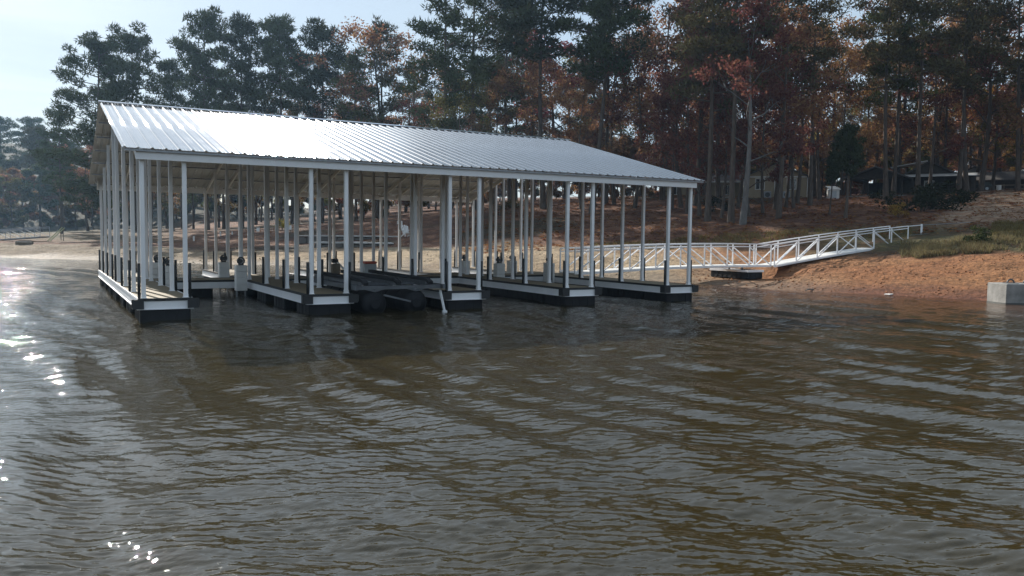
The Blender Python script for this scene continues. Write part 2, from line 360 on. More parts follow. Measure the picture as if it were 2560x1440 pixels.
bp = N('ShaderNodeBump'); bp.inputs['Strength'].default_value = 1.0; bp.inputs['Distance'].default_value = .28; L(b.outputs[0], bp.inputs['Height']); L(bp.outputs[0], p.inputs['Normal'])
me.materials.append(m)
tag(link('ground', me), kind='structure', label='sloping lake bank of sand, red clay and leaf litter')

# ------------------------------------------------------------------ water
wa_az = np.concatenate([np.arange(-180,-10,3.0), np.arange(-10,-4,.5), np.arange(-4,63.5,.10), np.arange(63.5,80,.6), np.arange(80,180.1,3)])
wd = np.concatenate([[.4,1,2,3], np.geomspace(4.0, 25, 600)[:-1], np.geomspace(25, 60, 150)[:-1], np.geomspace(60, 100, 50)[:-1], np.geomspace(100, 300, 12)])
A2, D2 = np.meshgrid(wa_az, wd, indexing='ij')
Xw = (D2*np.sin(np.radians(A2))).ravel(); Yw = (D2*np.cos(np.radians(A2))).ravel(); Dw = D2.ravel()
rng = np.random.RandomState(11)
Zw = np.zeros_like(Xw)
res = np.where(Dw < 25, Dw*.0031, Dw*.0058)
outside = (A2.ravel() < -4) | (A2.ravel() > 63.5); res = np.where(outside, Dw*.06, res)
gx = Xw+.6*fbm(Xw*.15, Yw*.15, 2)*3; gy = Yw+.6*fbm(Xw*.15+30, Yw*.15, 2)*3
patch = .55+.9*fbm(Xw*.22, Yw*.22, 3)
def waves(n, lmin, lmax, slope, th0, spread):
    global Zw
    for k in range(n):
        lam = math.exp(rng.uniform(math.log(lmin), math.log(lmax))); th = R(th0)+rng.normal()*R(spread)
        kx, ky = 2*math.pi/lam*math.cos(th), 2*math.pi/lam*math.sin(th)
        a = slope*lam/(2*math.pi)/math.sqrt(n/2)*rng.uniform(.6, 1.4); ph = rng.uniform(0, 6.28)
        fade = np.clip((lam/res-3)/3, 0, 1)
        s = np.sin(kx*gx+ky*gy+ph)
        Zw += a*fade*patch*(s+.25*np.cos(2*(kx*gx+ky*gy+ph)))
waves(8, .9, 2.6, .074, 8, 18)
waves(8, .5, 1.3, .030, 40, 30)
waves(10, .28, .55, .022, 56, 22)
waves(32, .08, .20, .10, 58, 25)
waves(24, .06, .10, .06, 62, 45)
calm = np.clip((Dw-3)/3, .3, 1); Zw *= calm
nA, nD = len(wa_az), len(wd); idx = np.arange(nA*nD).reshape(nA, nD)
Fw = np.stack([idx[:-1,:-1].ravel(), idx[1:,:-1].ravel(), idx[1:,1:].ravel(), idx[:-1,1:].ravel()], 1)
wme = np_mesh('water', np.stack([Xw,Yw,Zw],1), Fw, None, True)
shore_d = np.interp(A2.ravel(), PA, PD[:,1]); silt = np.clip(1-(shore_d-Dw)/9.0, 0, 1)*sm(30, 48, A2.ravel())
fa = wme.attributes.new('chop', 'FLOAT', 'POINT'); fa.data.foreach_set('value', (.25+2.0*np.clip((Dw-7)/28, 0, 1)).astype(np.float32))
sa = wme.attributes.new('silt', 'FLOAT', 'POINT'); sa.data.foreach_set('value', silt.astype(np.float32))
m, nt, o = mat('lake_water'); N = nt.nodes.new; L = nt.links.new
p = N('ShaderNodeBsdfPrincipled'); L(p.outputs[0], o.inputs['Surface']); p.inputs['IOR'].default_value = 1.58; p.inputs['Roughness'].default_value = .025
tcn = N('ShaderNodeTexCoord'); at = N('ShaderNodeAttribute'); at.attribute_name = 'silt'
mm = N('ShaderNodeMix'); mm.data_type = 'RGBA'; mm.inputs['A'].default_value = (.031,.0230,.0064,1); mm.inputs['B'].default_value = (.10,.042,.018,1)
L(at.outputs['Fac'], mm.inputs['Factor']); L(mm.outputs['Result'], p.inputs['Base Color'])
mpn = N('ShaderNodeMapping'); mpn.inputs['Rotation'].default_value = (0,0,R(20)); mpn.inputs['Scale'].default_value = (1.0, 1.7, 1); L(tcn.outputs['Object'], mpn.inputs[0])
b1 = N('ShaderNodeTexNoise'); b1.inputs['Scale'].default_value = 5.0; b1.inputs['Detail'].default_value = 3; b1.inputs['Roughness'].default_value = .5; L(mpn.outputs[0], b1.inputs['Vector'])
bp = N('ShaderNodeBump'); bp.inputs['Strength'].default_value = .6; bp.inputs['Distance'].default_value = .03; ac_ = N('ShaderNodeAttribute'); ac_.attribute_name = 'chop'; ml_ = N('ShaderNodeMath'); ml_.operation = 'MULTIPLY'
L(b1.outputs[0], ml_.inputs[0]); L(ac_.outputs['Fac'], ml_.inputs[1])
L(ml_.outputs[0], bp.inputs['Height'])
b2_ = N('ShaderNodeTexNoise'); b2_.inputs['Scale'].default_value = 17; b2_.inputs['Detail'].default_value = 2; L(mpn.outputs[0], b2_.inputs['Vector'])
bp2 = N('ShaderNodeBump'); bp2.inputs['Strength'].default_value = .5; bp2.inputs['Distance'].default_value = .006
L(b2_.outputs[0], bp2.inputs['Height']); L(bp.outputs[0], bp2.inputs['Normal']); L(bp2.outputs[0], p.inputs['Normal'])
wme.materials.append(m)
tag(link('water', wme), kind='structure', label='rippled brown lake water')

# ------------------------------------------------------------------ the floating dock
ZD = .548; XL = [2.045, 6.175, 10.257, 14.369, 18.495]; PW = .964
YP = [21.72, 24.28, 26.88, 29.42, 30.75, 33.35, 35.85, 38.32]
Y0, Y1, WY0, WY1 = 21.57, 38.52, 29.30, 30.92
EY0, EY1, EZ, RY, RZ = 21.38, 38.72, 4.15, 30.05, 6.36      # roof eaves and ridge
RX0, RX1 = 1.60, 19.86
SL = (RZ-EZ)/(RY-EY0)
dock = empty('boat_dock', (10.7, 30.05, 0), 'long covered floating boat dock with ribbed metal roof over rows of white posts', 'dock')
DO = Vector((10.7, 30.05, 0))
def dmesh(name, mb, material, parent=None, kind=None):
    mb.v = [tuple(Vector(v)-DO) for v in mb.v]
    o = mb.build(name, material, dock if parent is None else parent)
    if kind: o['kind'] = kind
    return o
def decking(mb, x0, x1, y0, y1, along='y', bw=.138, gap=.007):
    n = int(((y1-y0) if along == 'y' else (x1-x0))/(bw+gap))
    for i in range(n+1):
        if along == 'y':
            a = y0+i*(bw+gap); mb.box(x0, x1, a, min(a+bw, y1), ZD-.03, ZD+random.uniform(-.002,.002))
        else:
            a = x0+i*(bw+gap); mb.box(a, min(a+bw, x1), y0, y1, ZD-.03, ZD+random.uniform(-.002,.002))
random.seed(3)
drum_me = MB(); 
def drum(w, l, h=.46):
    mb = MB(); mb.bbox(-w/2, w/2, -l/2, l/2, -h, 0, .03)
    for i in range(1, int(l/.3)):       # moulded ribs round the drum
        y = -l/2+i*l/int(l/.3); mb.box(-w/2-.012, w/2+.012, y-.03, y+.03, -h+.03, -.02)
    for i in (1, 2, 3):
        x = -w/2+i*w/4; mb.box(x-.03, x+.03, -l/2-.012, l/2+.012, -h+.03, -.022)
    return mb.mesh('float_drum', M_FLOAT)
DR = drum(1.16, 1.25); DRL = drum(1.16, 2.35)
guard = MB(); guard.box(-.13, .12, -.035, 0, -.23, 0); guard.box(-.13, -.10, 0, .22, -.23, 0); guard.bbox(-.155, -.095, -.04, .02, -.2, .01, .012)
G_ME = guard.mesh('corner_guard', M_BLK)
bump_me = MB(); bump_me.cyl((0,0,0), (0,0,.86), .036, n=10); B_ME = bump_me.mesh('bumper_pole', M_BLK)
post_me = MB(); post_me.bbox(-.05,.05,-.05,.05,0,1,.006); P_ME = post_me.mesh('post', M_ALU)
foot_me = MB(); foot_me.box(-.075,.075,-.075,.075,0,.012); foot_me.box(-.056,.056,-.056,.056,.012,.09); FT_ME = foot_me.mesh('post_base', M_ALU)
for k, xl in enumerate(XL):
    x0, x1 = xl-.135, xl+PW+.135
    fr = MB()      # white side channels and lower lip
    fr.box(x0, x1, Y0, Y0+.03, .30, .487); fr.box(x0, x1, Y1-.03, Y1, .30, .487)
    fr.box(x0, x0+.03, Y0+.03, Y1-.03, .30, .487); fr.box(x1-.03, x1, Y0+.03, Y1-.03, .30, .487)
    fr.box(x0-.03, x1+.03, Y0-.03, Y0+.05, .278, .300); fr.box(x0-.03, x0+.05, Y0+.05, Y1, .278, .300); fr.box(x1-.05, x1+.03, Y0+.05, Y1, .278, .300)
    for j in range(9):
        y = Y0+.6+j*2.0; fr.box(x0+.03, x1-.03, y, y+.06, .32, .5)
    fin = dmesh('finger_frame', fr, M_ALUW)
    dk = MB(); decking(dk, x0+.02, x1-.02, Y0+.02, Y1-.02); dmesh('decking', dk, M_DECK, fin, 'stuff')
    es = MB(); es.box(x0-.015, x1+.015, Y0-.018, Y0+.02, .49, .556)
    es.box(x0-.015, x0+.02, Y0+.02, Y1, .49, .556) if k else es.box(x0-.012, x0+.02, Y0+.02, Y1, .488, .552)
    es.box(x1-.02, x1+.015, Y0+.02, WY0-.02, .49, .556)
    dmesh('edge_strip', es, M_BLK if k else M_ALUW, fin)
    es = MB(); es.box(x1-.02, x1+.015, WY1+.02, Y1, .49, .556); dmesh('edge_strip', es, M_BLK if k else M_ALUW, fin)
    if k == 0:
        e2 = MB(); e2.box(x0-.018, x1+.018, Y0-.022, Y0-.0185, .487, .558); e2.box(x0-.018, x0+.3, Y0-.0185, Y0+.018, .5565, .559); dmesh('front_edge_strip', e2, M_BLK, fin)
    for sx in (0, 1):
        g = link('corner_guard', G_ME, fin, Vector((x0 if sx == 0 else x1, Y0-.032, .53))-DO); g.scale = (1 if sx == 0 else -1, 1, 1)
    # floats: two lead drums then spaced ones
    ys = [Y0+.66, Y0+3.3, Y0+5.6, Y0+8.6, Y0+11.2, Y0+13.6, Y0+16.2] if k < 2 else [Y0+.66]+[Y0+2.6+2.4*i for i in range(7)]
    for j, y in enumerate(ys):
        link('float_drum', DR if (k < 2 or j == 0) else DRL, fin, Vector(((x0+x1)/2, y, .278))-DO)
    for sx in (0, 1):
        for j, y in enumerate(YP):
            xx = xl+PW*sx; zt = EZ-.10+(min(y-EY0, EY1-y))*SL-.11
            h = zt-ZD; po = link('post', P_ME, dock, Vector((xx, y, ZD))-DO, scale=(1,1,h))
            link('post_base', FT_ME, po, (0,0,0), scale=(1,1,1/h))
            if not (j in (3,4)) or (k == 0 and sx == 0) or (k == 4 and sx == 1):
                link('bumper_pole', B_ME, po, ((-.10 if sx == 0 else .10), 0, 0.0), scale=(1,1,1/h))
# cross walkway between the fingers
for k in range(4):
    x0, x1 = XL[k]+PW+.135, XL[k+1]-.135
    w = MB(); w.box(x0+.003, x1-.003, WY0, WY0+.03, .27, .487); w.box(x0+.003, x1-.003, WY1-.03, WY1, .27, .487)
    for j in range(3): w.box(x0+.4+j*.9, x0+.46+j*.9, WY0+.03, WY1-.03, .32, .5)
    wf = dmesh('walkway_frame', w, M_ALUW)
    d = MB(); decking(d, x0+.003, x1-.003, WY0+.02, WY1-.02, 'x'); dmesh('decking', d, M_DECK, wf, 'stuff')
    for ya, yb in ((WY0-.016, WY0+.02), (WY1-.02, WY1+.016)):
        e = MB(); e.box(x0+.02, x1-.02, ya, yb, .49, .556); dmesh('edge_strip', e, M_BLK, wf)
    for xx in ((x0+.95, x1-1.9) if k else (x0+1.0,)):
        link('float_drum', DR, wf, Vector((xx+.2, (WY0+WY1)/2, .27))-DO, rot=(0,0,R(90)))
# stub of walkway to the gangway
w = MB(); xs0 = XL[4]+PW+.135; w.box(xs0+.003, xs0+.55, WY0, WY1, .30, .50); sf = dmesh('walkway_frame', w, M_ALUW)
d = MB(); decking(d, xs0+.004, xs0+.54, WY0+.01, WY1-.01, 'x'); dmesh('decking', d, M_DECK, sf, 'stuff')
# roof structure
hb = MB(); hb.box(XL[0]-.14, XL[4]+PW+.10, EY0+.14, EY0+.19, 3.90, 4.135)
dmesh('fascia_beam', hb, M_ALUW)
hb = MB(); hb.box(XL[0]-.14, XL[4]+PW+.10, EY1-.19, EY1-.14, 3.90, 4.135); dmesh('fascia_beam', hb, M_ALUW)
for s, yy in ((1, EY0+.19), (-1, EY1-.19)):
    for xx in (XL[0]-.14, XL[4]+PW+.06):
        g = MB(); g.prism([(xx,yy,3.90),(xx,yy,4.13),(xx,yy+s*.62,4.13+.62*SL-.03)], (.035,0,0)); dmesh('gable_bracket', g, M_ALUW)
for k, xl in enumerate(XL):
    for sx in (0, 1):
        xx = xl+PW*sx
        for s, ya in ((1, EY0+.2), (-1, EY1-.2)):
            a = MB(); za = EZ-.17+.2*SL
            a.bar((xx+.078*(1 if sx == 0 else -1), ya, za), (xx+.078*(1 if sx == 0 else -1), RY-s*.03, RZ-.19), .045, .15); dmesh('rafter', a, M_ALU)
for s, yb in ((1, EY0), (-1, EY1)):
    for i in range(7):
        y = yb+s*(.10+i*1.395); z = EZ+abs(y-yb)*SL-.066
        a = MB(); a.bar((RX0+.06, y, z), (RX1-.06, y, z), .06, .05); dmesh('purlin', a, M_GALV)
# ribbed roof sheets
PIT = (RX1-RX0)/60.0
def rib_panel():
    prof2 = []
    for r in range(3):
        b = r*PIT
        prof2 += [(b, 0), (b+.010, .0), (b+.015, .005), (b+.040, .030), (b+.046, .034), (b+.064, .034), (b+.070, .030), (b+.095, .005), (b+.100, 0), (b+.148, 0), (b+.156, .007), (b+.168, .007), (b+.176, 0), (b+.218, 0), (b+.226, .007), (b+.238, .007), (b+.246, 0)]
    prof2.append((3*PIT, 0))
    Ln = math.hypot(RY-EY0-.02, (RY-EY0-.02)*SL); V = []; F = []
    n = len(prof2)
    for y in (0, Ln*.5, Ln):
        for x, z in prof2: V.append((x, y, z))
    for j in range(2):
        for i in range(n-1): F.append((j*n+i, j*n+i+1, (j+1)*n+i+1, (j+1)*n+i))
    m0 = len(V)
    for (x, y, z) in list(V): V.append((x, y, z-.003))
    for f in list(F): F.append(tuple(m0+i for i in reversed(f)))
    for i in range(n-1): F.append((i, m0+i, m0+i+1, i+1)); F.append((2*n+i+1, m0+2*n+i+1, m0+2*n+i, 2*n+i))
    me = bpy.data.meshes.new('roof_panel'); me.from_pydata(V, [], F)
    me.polygons.foreach_set('use_smooth', [i < 2*(n-1) and (i % (n-1)) % 17 in (1,3,5,7) for i in range(len(F))]); me.update(); me.materials.append(M_ROOF); me.materials.append(M_ROOFU); me.materials.append(M_ROOFR)
    me.polygons.foreach_set('material_index', [1 if 2*(n-1) <= i < 4*(n-1) else (2 if i < 2*(n-1) and (i % (n-1)) % 17 in (1,2,3,4,5,6,7) else 0) for i in range(len(F))]); return me
RPM = rib_panel(); tilt = math.atan(SL)
rc = MB()
rc.add([(RX0-.02, RY-.20, RZ+.055-.2*SL), (RX1+.02, RY-.20, RZ+.055-.2*SL), (RX1+.02, RY, RZ+.06), (RX0-.02, RY, RZ+.06), (RX1+.02, RY+.20, RZ+.055-.2*SL), (RX0-.02, RY+.20, RZ+.055-.2*SL),
        (RX0-.02, RY-.20, RZ+.045-.2*SL), (RX1+.02, RY-.20, RZ+.045-.2*SL), (RX1+.02, RY, RZ+.048), (RX0-.02, RY, RZ+.048), (RX1+.02, RY+.20, RZ+.045-.2*SL), (RX0-.02, RY+.20, RZ+.045-.2*SL)],
       [(0,1,2,3),(3,2,4,5),(7,6,9,8),(8,9,11,10),(0,6,7,1),(5,4,10,11),(0,3,9,6),(3,5,11,9),(1,7,8,2),(2,8,10,4)])
cap = dmesh('ridge_cap', rc, M_ROOF)
for i in range(20):
    link('roof_panel', RPM, dock, Vector((RX0+i*3*PIT, EY0, EZ))-DO, rot=(tilt,0,0))
    link('roof_panel', RPM, dock, Vector((RX0+(i+1)*3*PIT, EY1, EZ))-DO, rot=(tilt,0,R(180)))

# lift motors at the inner corners of the two outer slips
def lift_motor(x, y, label):
    t = empty('lift_motor', (x, y, .22), label, 'boat lift motor', 'boat lift motor boxes at the inner slip corners', scale=.82)
    for i in range(4):
        c = MB(); c.bbox(-.22, .22, -.2, .2, i*.262+.003, i*.262+.258, .012); c.build('cabinet_panel', M_WHITE, t)
    l = MB()
    for sx in (-.17, .17): l.box(sx-.03, sx+.03, -.03, .03, -.5, .0)
    l.build('support_leg', M_GALV, t)
    g = MB(); g.torus((0, -.05, 1.23), (0,1,0), .135, .032, 20, 6); g.cyl((0,-.08,1.23), (0,.0,1.23), .05, n=12)
    for a in range(3):
        th = a*2.1; g.bar((0,-.05,1.23), (.13*math.cos(th), -.05, 1.23+.13*math.sin(th)), .025, .03, (0,1,0))
    g.build('drive_wheel', M_MOTOR, t)
    b = MB(); b.box(-.1, .1, -.12, .1, 1.055, 1.085); b.cyl((.0,.02,1.22), (0,.2,1.22), .09, n=12); b.bar((-.1,-.03,1.08), (-.06,-.03,1.2), .03, .03); b.build('motor', M_MOTOR, t)
    return t
for x, y, lb in ((3.45, 28.6, 'white lift motor box beside the leftmost finger, lake side of walkway'), (3.45, 31.7, 'white lift motor box beside the leftmost finger, shore side of walkway'),
              (5.72, 28.6, 'large sunlit-edged lift motor box on the left of second finger, in front of walkway'), (5.72, 31.7, 'white lift motor box left of second finger, just behind the walkway'),
              (15.7, 28.6, 'white lift motor box right of the fourth finger, in front of walkway'), (15.7, 31.7, 'white lift motor box right of the fourth finger, behind walkway'),
              (18.05, 28.6, 'white lift motor box left of the rightmost finger, in front of walkway'), (18.05, 31.7, 'white lift motor box left of the rightmost finger, behind walkway')):
    lift_motor(x, y, lb)

# bunk lift with air tanks in the second slip
bl = empty('boat_lift', (8.6, 23.4, 0), 'dark bunk boat lift with round black air tanks in the second slip', 'boat lift')
def tank(x):
    mb = MB(); n = 20; rr = [(.0,-2.0,.13),(.0,-1.97,.26),(.0,-1.9,.34),(0,-1.8,.375),(0,1.8,.375),(0,1.95,.29),(0,2.0,.1)]
    pts = [(x, y, 0.12) for _, y, _ in rr]; base = len(mb.v)
    for _, y, r in rr:
        for i in range(n): t = 2*math.pi*i/n; mb.v.append((x+r*math.cos(t), y, .25+r*math.sin(t)))
    for k in range(len(rr)-1):
        for i in range(n): mb.f.append((base+k*n+i, base+k*n+(i+1)%n, base+(k+1)*n+(i+1)%n, base+(k+1)*n+i)); mb.sm.append(True)
    mb.f.append(tuple(base+i for i in range(n))); mb.sm.append(False); mb.f.append(tuple(base+(len(rr)-1)*n+i for i in range(n-1,-1,-1))); mb.sm.append(False)
    for y in (-1.2, -.4, .4, 1.2): mb.torus((x, y, .25), (0,1,0), .375, .018, 20, 4)
    return mb
tank(-.72).build('air_tank', M_FLOAT, bl); tank(.50).build('air_tank', M_FLOAT, bl)
for x in (-1.22, -.28, .66):
    b = MB(); b.bar((x, -2.35, .94), (x, 2.3, .97), .13, .10); b.bar((x, -2.6, .85), (x, -2.36, .935), .13, .08); b.build('bunk', M_BUNK, bl)
    r = MB(); r.bar((x+.02, -2.2, .83), (x+.02, 2.2, .85), .06, .09)
    for y in (-1.9, -.6, .7, 1.9): r.box(x-.03, x+.07, y-.05, y+.05, .74, .82)
    r.build('bunk_rail', M_LIFT, bl)
fr = MB()
for y in (-1.9, 0, 1.9): fr.bar((-1.3, y, .70), (1.3, y, .70), .10, .10)
for x in (-1.3, 1.3): fr.bar((x, -2.1, .71), (x, 2.1, .71), .08, .12)
for x in (-.72, .5):
    for y in (-1.9, 1.9): fr.bar((x-.3, y, .68), (x, y, .6), .06, .05); fr.bar((x+.3, y, .68), (x, y, .6), .06, .05)
fr.bar((-.5, -2.02, .50), (.30, -2.02, .30), .05, .05)
fr.build('lift_frame', M_LIFT, bl)
j = MB(); j.bar((1.15, -2.15, .62), (1.25, -2.25, .0), .07, .05); j.box(1.19, 1.31, -2.3, -2.2, -.06, .03); j.build('prop_leg', M_ALUW, bl)
pl = MB(); pl.box(.88, 1.28, -2.25, -1.95, .625, .65); pl.build('step_plate', M_WOOD, bl)

# winch stand and cooler on the walkway
ck = empty('cooler', (11.75, 32.7, ZD), 'grey cool box with a red lid standing on the third finger', 'cooler')
c = MB(); c.bbox(-.3, .3, -.2, .2, 0, .42, .025); c.build('box', M_COOL, ck); c = MB(); c.bbox(-.25, .31, -.205, .205, .424, .50, .02); c.build('lid', M_RED, ck)
c = MB(); c.box(-.1,.1,-.23,-.202,.3,.33); c.build('handle', M_COOL, ck)
ck.location = (10.75, 29.95, ZD); ck.scale = (.8, 1.0, 1.2)
ws = empty('winch_stand', (9.75, 30.1, ZD), 'slanted white bow stop stand on the walkway behind the bunk lift', 'winch stand')
c = MB(); c.bar((-.3, 0, .68), (.25, -.1, .06), .08, .07); c.build('arm', M_WHITE, ws)
c = MB(); c.box(-.42, -.12, -.1, .1, .0, .5); c.build('pedestal', M_WOOD, ws); c = MB(); c.cyl((-.42,0,.62), (-.18,0,.62), .08, n=10); c.build('roller', M_BLK, ws)

# ------------------------------------------------------------------ gangway
def truss(parent, p0, p1, n, flip, H=1.05, W=1.15, rise=0.0, matl=None):
    M_ALUW = matl or globals()['M_ALUW']; M_WHITE = matl or globals()['M_WHITE']
    """two side frames, deck sheet; p0,p1 are the deck centreline ends"""
    p0 = Vector(p0); p1 = Vector(p1); d = p1-p0; side = Vector((-d.y, d.x, 0)).normalized()*(W/2)
    def pt(t, s, z): 
        q = p0+d*t+side*s; q.z += z+rise*4*t*(1-t); return q
    fl = MB(); m = 10
    vs = []; 
    for i in range(m+1):
        t = i/m; vs += [pt(t,-.92,.0), pt(t,.92,.0), pt(t,-.92,-.04), pt(t,.92,-.04)]
    fs = []
    for i in range(m):
        a = i*4; fs += [(a,a+4,a+5,a+1),(a+2,a+3,a+7,a+6),(a,a+2,a+6,a+4),(a+1,a+5,a+7,a+3)]
    fs += [(0,1,3,2),(m*4,m*4+2,m*4+3,m*4+1)]
    fl.add(vs, fs); fl.build('deck', M_WHITE, parent)
    for s in (-1, 1):
        for z, w in ((-.06,.09), (H,.055)):
            c = MB()
            for i in range(m): c.bar(pt(i/m, s, z), pt((i+1)/m, s, z), .055, w)
            c.build('chord' if z < 0 else 'handrail', M_ALUW, parent)
        c = MB()
        for i in range(m): c.bar(pt(i/m, s, H-.14), pt((i+1)/m, s, H-.14), .04, .04)
        c.build('top_chord', M_ALUW, parent)
        for i in range(n+1):
            c = MB(); c.bar(pt(i/n, s, -.08), pt(i/n, s, H-.02), .05, .05); c.build('upright', M_ALUW, parent)
        for i in range(n):
            c = MB()
            if i < flip: c.bar(pt(i/n, s, -.02), pt((i+1)/n, s, H-.16), .045, .045)
            else: c.bar(pt(i/n, s, H-.16), pt((i+1)/n, s, -.02), .045, .045)
            c.build('diagonal', M_ALUW, parent)
ga = empty('gangway', (26, 30.1, 0), 'white aluminium truss gangway arching from the dock to the small float', 'gangway', 'white gangway sections')
def rel(o, p): return Vector(p)-o.location
truss(ga, rel(ga,(19.95,30.1,.60)), rel(ga,(32.0,30.2,.86)), 8, 4, rise=.10)
gb = empty('gangway', (40, 31, 0), 'white aluminium truss gangway climbing from the small float to the bank', 'gangway', 'white gangway sections')
truss(gb, rel(gb,(32.2,30.2,.84)), rel(gb,(44.95,31.6,2.0)), 7, 4, rise=.06)
hr = empty('handrail', (47, 31.6, 0), 'short pale handrail where the gangway meets the grassy bank', 'handrail')
c = MB(); c.bar(rel(hr,(45.0,31.05,3.04)), rel(hr,(46.7,31.3,3.14)), .045, .045); c.build('rail', M_ALUW, hr)
c = MB(); c.bar(rel(hr,(46.7,31.3,1.9)), rel(hr,(46.7,31.3,3.2)), .08, .08); c.build('upright', M_ALUW, hr)
c = MB(); c.bar(rel(hr,(46.7,31.3,3.14)), rel(hr,(51.8,31.2,3.42)), .03, .03); c.bar(rel(hr,(45.0,31.05,2.5)), rel(hr,(51.8,31.2,2.9)), .02, .02); c.build('cable', M_GALV, hr)
c = MB(); c.box(44.98-47, 46.75-47, 31.0-31.6, 32.2-31.6, 1.9, 1.99); c.build('landing', M_WHITE, hr)
# small float under the junction
fl = empty('float', (30.3, 30.3, .20), 'small white rimmed black float beached under the gangway joint', 'float')
c = MB(); c.bbox(-.5,.5,-1.3,1.3,0,.34,.03)
for i in range(8): c.box(-.512,.512,-1.15+i*.33-.02,-1.15+i*.33+.02,.03,.32)
for i in range(3): c.box(-.35+i*.35-.02,-.35+i*.35+.02,-1.312,1.312,.03,.321)
c.build('tank', M_FLOAT, fl)
c = MB(); c.box(-.54,.54,-1.34,-1.26,.342,.44); c.box(-.54,.54,1.26,1.34,.342,.44); c.box(-.54,-.46,-1.26,1.26,.342,.44); c.box(.46,.54,-1.26,1.26,.342,.44); c.build('rim', M_ALUW, fl)
c = MB(); c.box(-.455,.455,-1.255,1.255,.345,.40); c.build('top_sheet', M_BLK, fl)
for y in (-.4, .5):
    c = MB(); c.cyl((0,y,.40), (0,y,.62), .04, n=8); c.build('stub_post', M_GALV, fl)
# concrete block at the water's edge
cb = empty('concrete_block', (28.57, 15.91, -.25), 'big grey concrete block with two lifting loops at the water edge', 'concrete block', rz=math.atan2(-.42,.92))
c = MB(); c.bbox(0, 1.55, 0, 1.01, .235, .98, .02); c.build('block', M_CONC, cb)
c = MB(); c.bbox(-.004, 1.554, -.004, 1.014, -.3, .34, .02); c.build('wet_base', M_CONCW, cb)
for x in (.5, 1.1):
    c = MB(); c.torus((x, .5, 1.0), (.2,1,0), .11, .028, 12, 6, 0, math.pi*2); c.bbox(x-.2, x+.2, .34, .66, .975, 1.0, .01); c.build('lifting_loop', M_MOTOR, cb)

# ------------------------------------------------------------------ buildings on the rise
def facing(px, d, turn=0.0):
    """ground point and z-rotation so that local +Y points away from the lake viewpoint"""
    g = seat(px, d); az = math.atan2(g.x, g.y); return g, -az+R(turn)
def window(parent, x, y, z, w=.9, h=1.1):
    f = MB(); f.box(x-w/2-.07, x+w/2+.07, y-.05, y, z-.07, z); f.box(x-w/2-.07, x+w/2+.07, y-.05, y, z+h, z+h+.07)
    f.box(x-w/2-.07, x-w/2, y-.05, y, z, z+h); f.box(x+w/2, x+w/2+.07, y-.05, y, z, z+h); f.box(x-.03, x+.03, y-.045, y-.002, z, z+h)
    fo = f.build('window', M_WHITE, parent)
    for s in (-1, 1):
        g = MB(); a, b = (x-w/2+.002, x-.032) if s < 0 else (x+.032, x+w/2-.002); g.box(a, b, y-.02, y-.003, z+.002, z+h-.002); g.build('pane', M_GLASS, fo)
g, rz = facing(1935, 96, 4)
hs = empty('tan_house', g, 'tan sided house with a gable end and two white framed windows among the trees', 'house', rz=rz)
def gable_house(h, w, l, hw, rise, wall, roof, ov=.35):
    c = MB(); c.prism([(-w/2,0,-1.2),(w/2,0,-1.2),(w/2,0,hw),(0,0,hw+rise),(-w/2,0,hw)], (0,l,0)); wo = c.build('wall', wall, h)
    c = MB(); sl = rise/(w/2)
    for s in (-1, 1):
        xe = s*(w/2+ov); ze = hw-ov*sl
        c.prism([(0,-ov,hw+rise+.01),(xe,-ov,ze+.01),(xe,-ov,ze+.13),(0,-ov,hw+rise+.13)], (0,l+2*ov,0))
    ro = c.build('roof', roof, h)
    return wo, ro
gable_house(hs, 6.6, 9, 2.35, 1.35, M_TAN, M_RFD)
for x in (-1.65, 1.7): window(hs, x, 0, .95)
c = MB(); c.box(-3.3,3.3,-.03,-.003,2.22,2.35); c.build('trim_board', M_WHITE, hs)
for x in (-3.36, -.08, 3.36):
    c = MB(); c.cyl((x,-.07,-.9),(x,-.07,2.2 if abs(x) > 1 else 3.4),.05,n=8); c.build('downpipe', M_WHITE, hs)
for x in (-.85, 1.15):
    c = MB(); c.bbox(x-.38,x+.38,-.75,-.1,-.1,.65,.04); ac = c.build('air_conditioner', M_GALV, hs)
    c = MB(); c.torus((x,-.76,.28),(0,1,0),.24,.03,16,5); c.cyl((x,-.757,.28),(x,-.752,.28),.22,n=16); c.build('fan_grille', M_MOTOR, ac)
c = MB(); c.box(.1,.5,2.0,2.4,3.0,4.5); c.build('chimney', M_WHITE, hs)
g, rz = facing(1765, 101, 6)
wg = empty('low_house', g, 'long low cream house wing with a white porch rail behind dark trunks', 'house', rz=rz)
c = MB(); c.box(-5.2,4.6,0,6,-1.2,1.9); c.build('wall', M_TAN, wg)
c = MB(); c.prism([(-5.6,-.9,1.86),(-5.6,3,3.0),(-5.6,6.6,1.86),(-5.6,6.6,1.98),(-5.6,3,3.13),(-5.6,-.9,1.98)], (10.6,0,0)); c.build('roof', M_RFD, wg)
c = MB(); c.box(-5.6,5.0,-.95,-.91,1.80,2.0); c.build('eave_board', M_WHITE, wg)
for x in (-3.6, -1.2, 2.4): window(wg, x, 0, .45, .9, 1.0)
c = MB(); c.box(-4.9,4.2,-1.5,-1.43,.0,.10); c.box(-4.9,4.2,-1.5,-1.43,-.45,-.38)
for i in range(8): c.box(-4.9+i*1.29,-4.82+i*1.29,-1.51,-1.44,-1.2,.1)
c.build('porch_rail', M_WHITE, wg)

